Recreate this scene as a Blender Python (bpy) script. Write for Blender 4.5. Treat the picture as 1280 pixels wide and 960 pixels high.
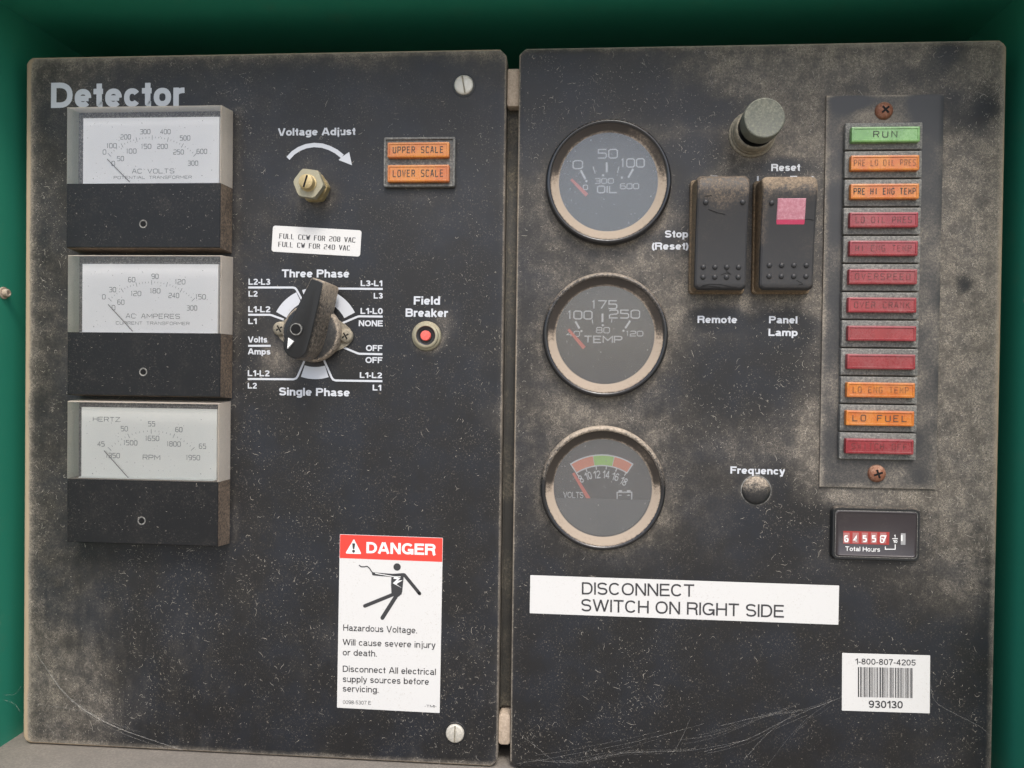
import bpy, math, random
import numpy as np
from mathutils import Vector, Matrix

for o in list(bpy.data.objects):
    bpy.data.objects.remove(o)
SC = bpy.context.scene
COL = SC.collection
rnd = random.Random(7)
R = math.radians

# ------------------------------------------------------------------ camera
# photographed from 355 mm in front of the panel faces (plane y = 0, panels face -Y)
RX, RY, RZ, CX, CZ, DIST, FPX = -0.01281, 0.01314, 0.07374, 0.03083, 0.0167, 0.355, 960.0
CM = Matrix.Rotation(RZ, 3, 'Z') @ Matrix.Rotation(RX, 3, 'X') @ Matrix.Rotation(math.pi/2, 3, 'X') @ Matrix.Rotation(RY, 3, 'Z')
cam = bpy.data.cameras.new('camera')
camo = bpy.data.objects.new('camera', cam)
COL.objects.link(camo)
camo.matrix_world = Matrix.Translation((CX, -DIST, CZ)) @ CM.to_4x4()
cam.sensor_width = 36.0
cam.lens = FPX / 1280.0 * 36.0
cam.clip_start = 0.01
cam.clip_end = 20000
cam.dof.use_dof = True
cam.dof.focus_distance = 0.352
cam.dof.aperture_fstop = 9.0
SC.camera = camo

# ------------------------------------------------------------------ world, sun, exposure
SUN_EL, SUN_AZ = 52.0, 12.0      # elevation, degrees to the right of straight behind the camera
world = bpy.data.worlds.new('World')
SC.world = world
world.use_nodes = True
wn = world.node_tree
for n in list(wn.nodes):
    wn.nodes.remove(n)
sky = wn.nodes.new('ShaderNodeTexSky')
sky.sky_type = 'NISHITA'
sky.sun_disc = False
sky.sun_elevation = R(SUN_EL)
sky.sun_rotation = R(180.0 - SUN_AZ)
sky.air_density = 1.0
sky.dust_density = 3.0
sky.ozone_density = 1.0
bg = wn.nodes.new('ShaderNodeBackground')
bg.inputs['Strength'].default_value = 0.15
wo = wn.nodes.new('ShaderNodeOutputWorld')
wn.links.new(sky.outputs[0], bg.inputs[0])
wn.links.new(bg.outputs[0], wo.inputs[0])

sl = bpy.data.lights.new('sun', 'SUN')
sl.energy = 1.4
sl.angle = R(16.0)
sl.color = (1.0, 0.97, 0.93)
so = bpy.data.objects.new('sun', sl)
COL.objects.link(so)
sd = Vector((math.sin(R(SUN_AZ)) * math.cos(R(SUN_EL)), -math.cos(R(SUN_AZ)) * math.cos(R(SUN_EL)), math.sin(R(SUN_EL))))
so.rotation_euler = sd.to_track_quat('Z', 'Y').to_euler()
so.location = (0, -1, 1)

SC.view_settings.view_transform = 'Standard'
SC.view_settings.look = 'None'
SC.view_settings.gamma = 1.0
SC.view_settings.exposure = 0.82
SC.render.resolution_x = 1024
SC.render.resolution_y = 768
SC.cycles.max_bounces = 10
SC.cycles.transparent_max_bounces = 16
SC.cycles.caustics_reflective = False
SC.cycles.caustics_refractive = False


# ------------------------------------------------------------------ helpers
def P(u, v, h=0.0):
    """pixel of the 1280x960 photograph -> (x, z) in mm on the plane h mm in front of the panels"""
    d = CM @ Vector(((u - 640) / FPX, -(v - 480) / FPX, -1.0))
    t = (DIST - h * 0.001) / d.y
    return ((CX + t * d.x) * 1000, (CZ + t * d.z) * 1000)


def zoom(ox, oy, s):
    return lambda x, y: (ox + x / s, oy + y / s)


class MB:
    """collects faces in mm; (x, z, h) with h the height in front of the panel"""
    def __init__(self, ox=0.0, oz=0.0, oh=0.0):
        self.v, self.f, self.m = [], [], []
        self.o = (ox, oz, oh)
        self.mi = 0

    def vert(self, x, z, h):
        self.v.append(((x - self.o[0]) * .001, -(h - self.o[2]) * .001, (z - self.o[1]) * .001))
        return len(self.v) - 1

    def face(self, ids):
        self.f.append(tuple(ids))
        self.m.append(self.mi)

    def loft(self, loops, cap1=True, cap0=False, closed=True):
        ids = [[self.vert(*p) for p in lp] for lp in loops]
        for a, b in zip(ids[:-1], ids[1:]):
            n = len(a)
            for i in range(n if closed else n - 1):
                j = (i + 1) % n
                self.face((a[i], a[j], b[j], b[i]))
        if cap1:
            self.face(ids[-1])
        if cap0:
            self.face(reversed(ids[0]))
        return ids

    def box(self, x0, x1, z0, z1, h0, h1, b=0.0):
        def lp(i, h):
            return [(x0 + i, z0 + i, h), (x1 - i, z0 + i, h), (x1 - i, z1 - i, h), (x0 + i, z1 - i, h)]
        if b > 0:
            self.loft([lp(0, h0), lp(0, h1 - b), lp(b * .35, h1 - b * .35), lp(b, h1)], True, True)
        else:
            self.loft([lp(0, h0), lp(0, h1)], True, True)

    def rprism(self, cx, cz, w, hh, r, h0, h1, b=0.0, ang=0.0, cap0=False, draft=0.0):
        L = [(0.0 - draft, h0)]
        if b > 0:
            L += [(0.0, h1 - b), (b * .3, h1 - b * .3), (b, h1)]
        else:
            L += [(0.0, h1)]
        self.loft([[(x, z, h) for x, z in rrect(cx, cz, w - 2 * i, hh - 2 * i, max(r - i, .05), ang=ang)] for i, h in L], True, cap0)

    def lathe(self, cx, cz, prof, n=48, cap=True, ph=0.0):
        loops = []
        for r, h in prof:
            loops.append([(cx + r * math.cos(ph + 2 * math.pi * i / n), cz + r * math.sin(ph + 2 * math.pi * i / n), h) for i in range(n)])
        self.loft(loops, cap)

    def poly(self, pts, h):
        ids = [self.vert(x, z, h) for x, z in pts]
        a = sum(pts[i][0] * pts[(i + 1) % len(pts)][1] - pts[(i + 1) % len(pts)][0] * pts[i][1] for i in range(len(pts)))
        self.face(ids if a > 0 else ids[::-1])

    def strip(self, pts, w, h, closed=False, wf=None):
        n = len(pts)
        L, Rr = [], []
        for i in range(n):
            if closed:
                a, b = pts[i - 1], pts[(i + 1) % n]
            else:
                a, b = pts[max(i - 1, 0)], pts[min(i + 1, n - 1)]
            p = pts[i]

            def un(q, s):
                dx, dz = s[0] - q[0], s[1] - q[1]
                l = math.hypot(dx, dz) or 1e-9
                return dx / l, dz / l
            d1 = un(a, p) if (closed or i > 0) else un(p, b)
            d2 = un(p, b) if (closed or i < n - 1) else d1
            mx, mz = d1[0] + d2[0], d1[1] + d2[1]
            l = math.hypot(mx, mz) or 1e-9
            mx, mz = mx / l, mz / l
            c = max(mx * d1[0] + mz * d1[1], .5)
            ww = w * (wf(i / (n - 1)) if wf else 1.0)
            ox, oz = -mz * ww / 2 / c, mx * ww / 2 / c
            L.append(self.vert(p[0] + ox, p[1] + oz, h))
            Rr.append(self.vert(p[0] - ox, p[1] - oz, h))
        for i in range(n if closed else n - 1):
            j = (i + 1) % n
            self.face((Rr[i], Rr[j], L[j], L[i]))

    def tube(self, pts, r, n=6):
        """pts: (x, z, h)"""
        loops = []
        for i, p in enumerate(pts):
            a = Vector(pts[max(i - 1, 0)])
            b = Vector(pts[min(i + 1, len(pts) - 1)])
            d = (b - a).normalized()
            u = d.cross(Vector((0.1, 0.2, 1))).normalized()
            w = d.cross(u)
            rr = r[i] if isinstance(r, (list, tuple)) else r
            loops.append([tuple(Vector(p) + (u * math.cos(2 * math.pi * k / n) + w * math.sin(2 * math.pi * k / n)) * rr) for k in range(n)])
        self.loft(loops, True, True)

    def build(self, name, mats, parent=None, smooth=None, loc=None):
        me = bpy.data.meshes.new(name)
        me.from_pydata(self.v, [], self.f)
        if not isinstance(mats, (list, tuple)):
            mats = [mats]
        for m in mats:
            me.materials.append(m)
        me.polygons.foreach_set('material_index', self.m)
        if smooth:
            me.shade_smooth()
            me.set_sharp_from_angle(angle=R(smooth))
        me.update()
        o = bpy.data.objects.new(name, me)
        COL.objects.link(o)
        if parent:
            o.parent = parent
        if loc:
            o.location = loc
        return o


def rrect(cx, cz, w, h, r, n=5, ang=0.0):
    pts = []
    for sx, sz, a0 in ((1, -1, -90), (1, 1, 0), (-1, 1, 90), (-1, -1, 180)):
        for k in range(n + 1):
            a = R(a0 + 90 * k / n)
            pts.append((sx * (w / 2 - r) + r * math.cos(a), sz * (h / 2 - r) + r * math.sin(a)))
    c, s = math.cos(ang), math.sin(ang)
    return [(cx + x * c - z * s, cz + x * s + z * c) for x, z in pts]


def empty(name, x, z, h=0.0, label=None, cat=None, group=None):
    o = bpy.data.objects.new(name, None)
    o.empty_display_size = .01
    o.location = (x * .001, -h * .001, z * .001)
    COL.objects.link(o)
    tag(o, label, cat, group)
    return o


def tag(o, label=None, cat=None, group=None, kind=None):
    if label: o['label'] = label
    if cat: o['category'] = cat
    if group: o['group'] = group
    if kind: o['kind'] = kind
    return o


# ---- grotesque lettering drawn with an even pen --------------------------
def _arc(cx, cy, rx, ry, a0, a1, n=None, p=2.25):
    n = n or max(4, int(abs(a1 - a0) / 15))
    out = []
    for i in range(n + 1):
        a = R(a0 + (a1 - a0) * i / n)
        c, s = math.cos(a), math.sin(a)
        out.append((cx + rx * math.copysign(abs(c) ** (2 / p), c), cy + ry * math.copysign(abs(s) ** (2 / p), s)))
    return out


def glyph(ch, w):
    """(width, strokes) for cap height 1 and pen width w"""
    h = w / 2
    X = .735
    A = _arc
    if ch == ' ': return .30, []
    if ch == '.': return w, [[(h, 0), (h, w)]]
    if ch == '-': return .34, [[(0, .37), (.34, .37)]]
    if ch == 'A':
        W = .92; return W, [[(h * .8, 0), (W / 2 - h * .35, 1)], [(W - h * .8, 0), (W / 2 + h * .35, 1)], [(.2, .30), (W - .2, .30)]]
    if ch == 'B':
        W = .84; r = .22
        return W, [[(h, 0), (h, 1)], [(h, 1 - h)] + A(W - h - r - .03, .765 - h * .5, r, .235 - h * .5, 90, -90) + [(h, .53)], [(h, .53)] + A(W - h - r, .265 + h * .5, r, .265 - h * .5, 90, -90) + [(h, h)]]
    if ch == 'C':
        W = .90; return W, [A(W / 2, .5, W / 2 - h, .5 - h, 38, 322)]
    if ch == 'D':
        W = .86; return W, [[(h, h), (h, 1 - h)] + A(W - h - .40, .5, .40, .5 - h, 90, -90) + [(h, h)], [(h, 0), (h, 1)]]
    if ch == 'E':
        W = .76; return W, [[(h, 0), (h, 1)], [(h, 1 - h), (W, 1 - h)], [(h, .52), (W - .05, .52)], [(h, h), (W + .02, h)]]
    if ch == 'F':
        W = .72; return W, [[(h, 0), (h, 1)], [(h, 1 - h), (W, 1 - h)], [(h, .50), (W - .08, .50)]]
    if ch == 'G':
        W = .94; return W, [A(W / 2, .5, W / 2 - h, .5 - h, 38, 345), [(W - h, 0), (W - h, .5)], [(W * .52, .5 - h), (W, .5 - h)]]
    if ch == 'H':
        W = .84; return W, [[(h, 0), (h, 1)], [(W - h, 0), (W - h, 1)], [(h, .52), (W - h, .52)]]
    if ch == 'I': return w, [[(h, 0), (h, 1)]]
    if ch == 'L': return .70, [[(h, 0), (h, 1)], [(h, h), (.70, h)]]
    if ch == 'N':
        W = .84; return W, [[(h, 0), (h, 1)], [(h * 1.1, 1 - h * .3), (W - h * 1.1, h * .3)], [(W - h, 0), (W - h, 1)]]
    if ch == 'M':
        W = 1.0; return W, [[(h, 0), (h, 1)], [(h * 1.2, 1 - h * .3), (W / 2, h * .8)], [(W / 2, h * .8), (W - h * 1.2, 1 - h * .3)], [(W - h, 0), (W - h, 1)]]
    if ch == 'K':
        W = .84; return W, [[(h, 0), (h, 1)], [(W - h, 1), (h * 1.2, .36)], [(.32, .56), (W - h * .6, 0)]]
    if ch == 'U':
        W = .84; return W, [[(h, 1), (h, .3)] + A(W / 2, .3, W / 2 - h, .3 - h, 180, 360) + [(W - h, 1)]]
    if ch == 'O':
        W = .96; return W, [A(W / 2, .5, W / 2 - h, .5 - h, 0, 360, 28)]
    if ch == 'P':
        W = .80; return W, [[(h, 0), (h, 1)], [(h, 1 - h)] + A(W - h - .25, .72 - h * .2, .25, .28 - h * .8, 90, -90) + [(h, .44 + h * .6)]]
    if ch == 'R':
        W = .84; return W, [[(h, 0), (h, 1)], [(h, 1 - h)] + A(W - h - .24, .735 - h * .3, .24, .265 - h * .7, 90, -90) + [(h, .47 + h * .4)], A(W - h - .22, .34, .18, .13, 90, 0) + [(W - h - .02, .1), (W - h * .6, 0)]]
    if ch == 'S':
        W = .80; m = .51
        return W, [A(W / 2, (1 - h + m) / 2, W / 2 - h * 1.1, (1 - h - m) / 2, 20, 262) + A(W / 2, (h + m) / 2, W / 2 - h, (m - h) / 2, 82, -165)]
    if ch == 'T': return .80, [[(0, 1 - h), (.80, 1 - h)], [(.40, 0), (.40, 1)]]
    if ch == 'V': return .86, [[(h * .8, 1), (.43 - h * .35, 0)], [(.86 - h * .8, 1), (.43 + h * .35, 0)]]
    if ch == 'W':
        W = 1.26; return W, [[(h * .7, 1), (W * .27, h * .6)], [(W * .27, h * .6), (W * .5, 1 - h * .4)], [(W * .5, 1 - h * .4), (W * .73, h * .6)], [(W * .73, h * .6), (W - h * .7, 1)]]
    if ch == '0':
        W = .70; return W, [A(W / 2, .5, W / 2 - h, .5 - h, 0, 360, 24)]
    if ch == '1': return .46, [[(.46 - h, 0), (.46 - h, 1)], [(.02, .72), (.2, .76), (.46 - w * .8, .96)]]
    if ch == '2':
        W = .70; return W, [A(W / 2, .70, W / 2 - h, .30 - h, 170, -30) + [(W * .45, .36), (h * 1.4, h * 1.2)], [(h * .4, h), (W, h)]]
    if ch == '3':
        W = .70; return W, [A(W / 2 - .02, .75 - h * .2, W / 2 - h - .02, .25 - h * .8, 165, -80) + [(W * .42, .53)], [(W * .42, .53)] + A(W / 2, .28, W / 2 - h, .27 - h * .9, 85, -165)]
    if ch == '4':
        W = .72; return W, [[(W * .72, 0), (W * .72, 1)], [(W * .72, .97), (h, .3), (h, .26)], [(h * .4, .27), (W, .27)]]
    if ch == '5':
        W = .70; return W, [[(W - .03, 1 - h), (.15, 1 - h), (h + .02, .46)], A(W / 2, .32, W / 2 - h, .32 - h, 135, -160)]
    if ch == '6':
        W = .70; return W, [A(W / 2, .32, W / 2 - h, .32 - h, 0, 360, 20), A(W / 2 + .02, .5, W / 2 - h + .02, .5 - h, 40, 200)]
    if ch == '7': return .68, [[(0, 1 - h), (.68, 1 - h)], [(.68 - h * .9, 1 - h * 1.2), (.38, .5), (.26, 0)]]
    if ch == '8':
        W = .70; return W, [A(W / 2, .76 - h * .1, W / 2 - h - .03, .24 - h * .9, 0, 360, 20), A(W / 2, .28, W / 2 - h, .28 - h, 0, 360, 20)]
    if ch == '9':
        W = .70; return W, [A(W / 2, .68, W / 2 - h, .32 - h, 0, 360, 20), A(W / 2 - .02, .5, W / 2 - h + .02, .5 - h, 20, -140)]
    if ch in '()':
        p = A(.55, .42, .55 - h, .66, 128, 232, 8, 2)
        return .27, [p if ch == '(' else [(.27 - x, y) for x, y in p]]
    W = .66
    if ch == 'a':
        W = .66
        return W, [A(W / 2 - .02, X - .22, W / 2 - h - .04, .22 - h, 165, 0) + [(W - h - .04, .12), (W - h * .4, h * .2)], A(W / 2 - .03, .22, W / 2 - h - .02, .22 - h, 80, 360) , [(W / 2 - .03, .44 - h), (W - h - .05, .46)]]
    if ch == 'b': return .68, [[(h, 0), (h, 1)], A(.34 + .01, X / 2, .34 - h - .01, X / 2 - h, 0, 360, 20)]
    if ch == 'c': return .62, [A(.32, X / 2, .32 - h, X / 2 - h, 35, 325)]
    if ch == 'd': return .68, [[(.68 - h, 0), (.68 - h, 1)], A(.33, X / 2, .33 - h, X / 2 - h, 0, 360, 20)]
    if ch == 'e': return .66, [[(h, X / 2 - h * .1), (.66 - h, X / 2 - h * .1)], A(.33, X / 2, .33 - h, X / 2 - h, 0, 318)]
    if ch == 'f': return .38, [A(.38 - .02, 1 - .2, .22 - h + .02, .2 - h, 100, 180) + [(.14 + h, 0)], [(0, X - h), (.38, X - h)]]
    if ch == 'g': return .68, [A(.33, X / 2, .33 - h, X / 2 - h, 0, 360, 20), [(.68 - h, X), (.68 - h, 0)] + A(.34, -.04, .34 - h, .22 - h, 0, -160)[1:]]
    if ch == 'h': return .64, [[(h, 0), (h, 1)], A(.33, X - .25, .31 - h, .25 - h, 170, 0) + [(.64 - h, 0)]]
    if ch == 'i': return w, [[(h, 0), (h, X)], [(h, 1 - w * .85), (h, 1)]]
    if ch == 'j': return .26, [[(.26 - h, X), (.26 - h, -.08)] + A(.08, -.09, .18 - h, .17 - h, 0, -85)[1:], [(.26 - h, 1 - w * .85), (.26 - h, 1)]]
    if ch == 'k': return .64, [[(h, 0), (h, 1)], [(.60 - h * .4, X), (h * 1.2, .27)], [(.24, .42), (.64 - h * .5, 0)]]
    if ch == 'l': return w, [[(h, 0), (h, 1)]]
    if ch == 'm':
        W = 1.0; q = .47
        return W, [[(h, 0), (h, X)], A((h + W / 2) / 2, X - .22, (W / 2 - h) / 2, .22 - h, 170, 0) + [(W / 2, 0)], A((W / 2 + W - h) / 2, X - .22, (W / 2 - h) / 2, .22 - h, 170, 0) + [(W - h, 0)]]
    if ch == 'n': return .64, [[(h, 0), (h, X)], A(.33, X - .25, .31 - h, .25 - h, 170, 0) + [(.64 - h, 0)]]
    if ch == 'o': return .68, [A(.34, X / 2, .34 - h, X / 2 - h, 0, 360, 22)]
    if ch == 'p': return .68, [[(h, -.26), (h, X)], A(.35, X / 2, .33 - h, X / 2 - h, 0, 360, 20)]
    if ch == 'q': return .68, [[(.68 - h, -.26), (.68 - h, X)], A(.33, X / 2, .33 - h, X / 2 - h, 0, 360, 20)]
    if ch == 'r': return .42, [[(h, 0), (h, X)], A(.42, X - .28, .42 - h, .28 - h, 175, 88)]
    if ch == 's':
        W = .60; m = X * .51
        return W, [A(W / 2, (X - h + m) / 2, W / 2 - h * 1.1, (X - h - m) / 2, 15, 262) + A(W / 2, (h + m) / 2, W / 2 - h, (m - h) / 2, 82, -168)]
    if ch == 't': return .38, [[(.12 + h, .94), (.12 + h, .16)] + A(.12 + h + .12, .14, .12, .14 - h, 180, 275)[1:], [(0, X - h), (.38, X - h)]]
    if ch == 'u': return .64, [[(h, X), (h, .25)] + A(.31, .25, .31 - h, .25 - h, 180, 350), [(.64 - h, 0), (.64 - h, X)]]
    if ch == 'v': return .62, [[(h * .7, X), (.31, h * .6), (.62 - h * .7, X)]]
    if ch == 'w': return .92, [[(h * .7, X), (.25, h * .5)], [(.25, h * .5), (.46, X - h * .3)], [(.46, X - h * .3), (.67, h * .5)], [(.67, h * .5), (.92 - h * .7, X)]]
    if ch == 'y': return .62, [[(h * .7, X), (.32, h * .4)], [(.62 - h * .7, X), (.28, -.15), (.18, -.26 + h), (.06, -.26 + h)]]
    if ch == 'z': return .56, [[(.02, X - h), (.56, X - h)], [(.54 - h * .8, X - h), (h * .9, h)], [(0, h), (.56, h)]]
    raise KeyError(ch)


def write(mb, txt, a, b, cap, h, bold=.19, level=True, track=.085):
    """even-pen grotesque lettering; a, b = pixels of left and right end of the baseline, cap = cap height in pixels"""
    w = bold
    x = 0.0
    gl = []
    for c in txt:
        gw, st = glyph(c, w)
        gl.append((x, st))
        x += gw + track + (.0 if w > .15 else .03)
    x -= track + (.0 if w > .15 else .03)
    A, B = P(a[0], a[1], h), P(b[0], b[1], h)
    ux, uz = B[0] - A[0], B[1] - A[1]
    ln = math.hypot(ux, uz)
    if level:
        A = (A[0], (A[1] + B[1]) / 2)
        ux, uz, ln = B[0] - A[0], 0.0, B[0] - A[0]
    ch = abs(P(a[0], a[1] - cap, h)[1] - P(a[0], a[1], h)[1])
    ux, uz = ux / ln, uz / ln
    sx = ln / x
    k = 0
    for x0, st in gl:
        for pl in st:
            closed = len(pl) > 6 and math.hypot(pl[0][0] - pl[-1][0], pl[0][1] - pl[-1][1]) < 1e-6
            if closed:
                pl = pl[:-1]
            # pen stays even in glyph space, then the whole glyph is scaled
            tmp = MB()
            tmp.strip(pl, w, 0, closed)
            base = len(mb.v)
            for vx, vy, vz in tmp.v:
                X, Z = (vx * 1000 + x0) * sx, vz * 1000 * ch
                mb.vert(A[0] + ux * X - uz * Z, A[1] + uz * X + ux * Z, h + k * .012)
            for t in tmp.f:
                mb.face([i + base for i in t])
            k = (k + 1) % 4


G = {  # single-stroke squarish capitals, x 0..1, y 0..1
 '0': [[(.2, 0), (.8, 0), (1, .15), (1, .85), (.8, 1), (.2, 1), (0, .85), (0, .15), (.2, 0)]],
 '1': [[(.3, .85), (.6, 1), (.6, 0)]],
 '2': [[(0, .9), (.15, 1), (.85, 1), (1, .88), (1, .62), (.85, .5), (.15, .45), (0, .33), (0, 0), (1, 0)]],
 '3': [[(0, 1), (.85, 1), (1, .88), (1, .64), (.85, .52), (.25, .52)], [(.85, .52), (1, .4), (1, .12), (.85, 0), (0, 0)]],
 '4': [[(.75, 0), (.75, 1), (0, .3), (1, .3)]],
 '5': [[(1, 1), (.05, 1), (.05, .58), (.85, .58), (1, .45), (1, .14), (.85, 0), (0, 0)]],
 '6': [[(.9, 1), (.2, 1), (0, .85), (0, .15), (.2, 0), (.8, 0), (1, .14), (1, .42), (.8, .56), (.02, .56)]],
 '7': [[(0, 1), (1, 1), (.4, 0)]],
 '8': [[(.2, 0), (.8, 0), (1, .14), (1, .4), (.8, .53), (.2, .53), (0, .4), (0, .14), (.2, 0)], [(.2, .53), (.05, .65), (.05, .88), (.2, 1), (.8, 1), (.95, .88), (.95, .65), (.8, .53)]],
 '9': [[(.1, 0), (.8, 0), (1, .15), (1, .85), (.8, 1), (.2, 1), (0, .86), (0, .58), (.2, .44), (.98, .44)]],
 'A': [[(0, 0), (.4, 1), (.6, 1), (1, 0)], [(.15, .35), (.85, .35)]],
 'B': [[(0, 0), (0, 1), (.8, 1), (.95, .88), (.95, .65), (.8, .53), (0, .53)], [(.8, .53), (1, .4), (1, .14), (.8, 0), (0, 0)]],
 'C': [[(1, .85), (.8, 1), (.2, 1), (0, .85), (0, .15), (.2, 0), (.8, 0), (1, .15)]],
 'D': [[(0, 0), (0, 1), (.75, 1), (1, .8), (1, .2), (.75, 0), (0, 0)]],
 'E': [[(1, 1), (0, 1), (0, 0), (1, 0)], [(0, .52), (.85, .52)]],
 'F': [[(1, 1), (0, 1), (0, 0)], [(0, .52), (.85, .52)]],
 'G': [[(1, .85), (.8, 1), (.2, 1), (0, .85), (0, .15), (.2, 0), (.8, 0), (1, .15), (1, .48), (.6, .48)]],
 'H': [[(0, 0), (0, 1)], [(1, 0), (1, 1)], [(0, .52), (1, .52)]],
 'I': [[(.5, 0), (.5, 1)]],
 'K': [[(0, 0), (0, 1)], [(1, 1), (.05, .45)], [(.3, .6), (1, 0)]],
 'L': [[(0, 1), (0, 0), (1, 0)]],
 'M': [[(0, 0), (0, 1), (.5, .35), (1, 1), (1, 0)]],
 'N': [[(0, 0), (0, 1), (1, 0), (1, 1)]],
 'O': [[(.2, 0), (.8, 0), (1, .15), (1, .85), (.8, 1), (.2, 1), (0, .85), (0, .15), (.2, 0)]],
 'P': [[(0, 0), (0, 1), (.8, 1), (1, .87), (1, .6), (.8, .47), (0, .47)]],
 'R': [[(0, 0), (0, 1), (.8, 1), (1, .87), (1, .62), (.8, .5), (0, .5)], [(.6, .5), (1, 0)]],
 'S': [[(1, .88), (.82, 1), (.18, 1), (0, .86), (0, .64), (.18, .53), (.82, .47), (1, .36), (1, .14), (.82, 0), (.18, 0), (0, .12)]],
 'T': [[(0, 1), (1, 1)], [(.5, 1), (.5, 0)]],
 'U': [[(0, 1), (0, .15), (.2, 0), (.8, 0), (1, .15), (1, 1)]],
 'V': [[(0, 1), (.5, 0), (1, 1)]],
 'W': [[(0, 1), (.25, 0), (.5, .8), (.75, 0), (1, 1)]],
 'Z': [[(0, 1), (1, 1), (0, 0), (1, 0)]],
 '-': [[(.1, .5), (.9, .5)]],
 '/': [[(0, 0), (1, 1)]],
}
SERIF = {  # letter -> serif positions (x, y)
 'F': [(0, 0), (0, 1)], 'U': [(0, 1), (1, 1)], 'L': [(0, 0), (0, 1)], 'W': [(0, 1), (1, 1)], 'V': [(0, 1), (1, 1)],
 'A': [(0, 0), (1, 0)], 'R': [(0, 0), (0, 1), (1, 0)], '4': [(.75, 0)], 'C': [], 'O': [], '0': [], '2': [], '8': []}


def stroke(mb, txt, a, b, cap, h, w, level=True, gap=.35, wide=1.0, serif=False, one=.55):
    """single-stroke lettering between two baseline pixels"""
    adv = []
    x = 0.0
    for c in txt:
        cw = wide
        if c == ' ': cw = wide * .75
        elif c in 'I': cw = .12 * wide
        elif c == '1': cw = one * wide
        elif c in 'MW': cw = 1.25 * wide
        adv.append((c, x, cw))
        x += cw + gap
    x -= gap
    A, B = P(a[0], a[1], h), P(b[0], b[1], h)
    ux, uz = B[0] - A[0], B[1] - A[1]
    ln = math.hypot(ux, uz)
    if level:
        A = (A[0], (A[1] + B[1]) / 2)
        ux, uz, ln = B[0] - A[0], 0, B[0] - A[0]
    ch = abs(P(a[0], a[1] - cap, h)[1] - P(a[0], a[1], h)[1])
    ux, uz = ux / ln, uz / ln
    sx = ln / x
    k = 0
    def T(X, Z):
        return (A[0] + ux * X - uz * Z, A[1] + uz * X + ux * Z)
    for c, x0, cw in adv:
        if c == ' ':
            continue
        for pl in G[c]:
            pts = [(((x0 + px * cw) * sx), pz * ch) for px, pz in pl]
            if serif:
                for p, q in zip(pts[:-1], pts[1:]):
                    dx, dz = abs(q[0] - p[0]), abs(q[1] - p[1])
                    ww = w * (.5 + .75 * dz / (math.hypot(dx, dz) + 1e-9))
                    mb.strip([T(*p), T(*q)], ww, h + (k % 4) * .012)
                    k += 1
            else:
                closed = pts[0] == pts[-1]
                mb.strip([T(*p) for p in (pts[:-1] if closed else pts)], w, h + (k % 4) * .012, closed)
                k += 1
        if serif:
            for px, pz in SERIF.get(c, []):
                X, Z = (x0 + px * cw) * sx, pz * ch
                mb.strip([T(X - .2 * sx * wide, Z), T(X + .2 * sx * wide, Z)], w * .5, h + (k % 4) * .012)
                k += 1


# ------------------------------------------------------------------ materials
def newmat(name):
    m = bpy.data.materials.new(name)
    m.use_nodes = True
    nt = m.node_tree
    for n in list(nt.nodes):
        nt.nodes.remove(n)
    return m, nt


class N:
    def __init__(s, nt):
        s.nt = nt

    def new(s, t, **kw):
        n = s.nt.nodes.new(t)
        for k, v in kw.items():
            setattr(n, k, v)
        return n

    def link(s, a, b):
        s.nt.links.new(a, b)

    def setin(s, sock, v):
        if isinstance(v, bpy.types.NodeSocket):
            s.link(v, sock)
        elif isinstance(v, tuple) and len(v) == 3 and sock.type == 'RGBA':
            sock.default_value = (*v, 1)
        else:
            sock.default_value = v

    def math(s, op, a, b=0.0, c=None, clamp=False):
        n = s.new('ShaderNodeMath', operation=op)
        n.use_clamp = clamp
        s.setin(n.inputs[0], a)
        s.setin(n.inputs[1], b)
        if c is not None:
            s.setin(n.inputs[2], c)
        return n.outputs[0]

    def noise(s, co, scale, detail=3, rough=.55, dist=0.0):
        n = s.new('ShaderNodeTexNoise')
        s.link(co, n.inputs['Vector'])
        n.inputs['Scale'].default_value = scale
        n.inputs['Detail'].default_value = detail
        n.inputs['Roughness'].default_value = rough
        n.inputs['Distortion'].default_value = dist
        return n.outputs['Fac']

    def ramp(s, v, lo, hi, a=0.0, b=1.0):
        n = s.new('ShaderNodeMapRange', interpolation_type='SMOOTHSTEP')
        s.setin(n.inputs[0], v)
        n.inputs[1].default_value, n.inputs[2].default_value = lo, hi
        n.inputs[3].default_value, n.inputs[4].default_value = a, b
        return n.outputs[0]

    def mixc(s, f, a, b):
        n = s.new('ShaderNodeMix', data_type='RGBA')
        s.setin(n.inputs[0], f)
        s.setin(n.inputs[6], a)
        s.setin(n.inputs[7], b)
        return n.outputs[2]


DUST = (.40, .335, .26)
GREYDUST = (.33, .29, .235)


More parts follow.
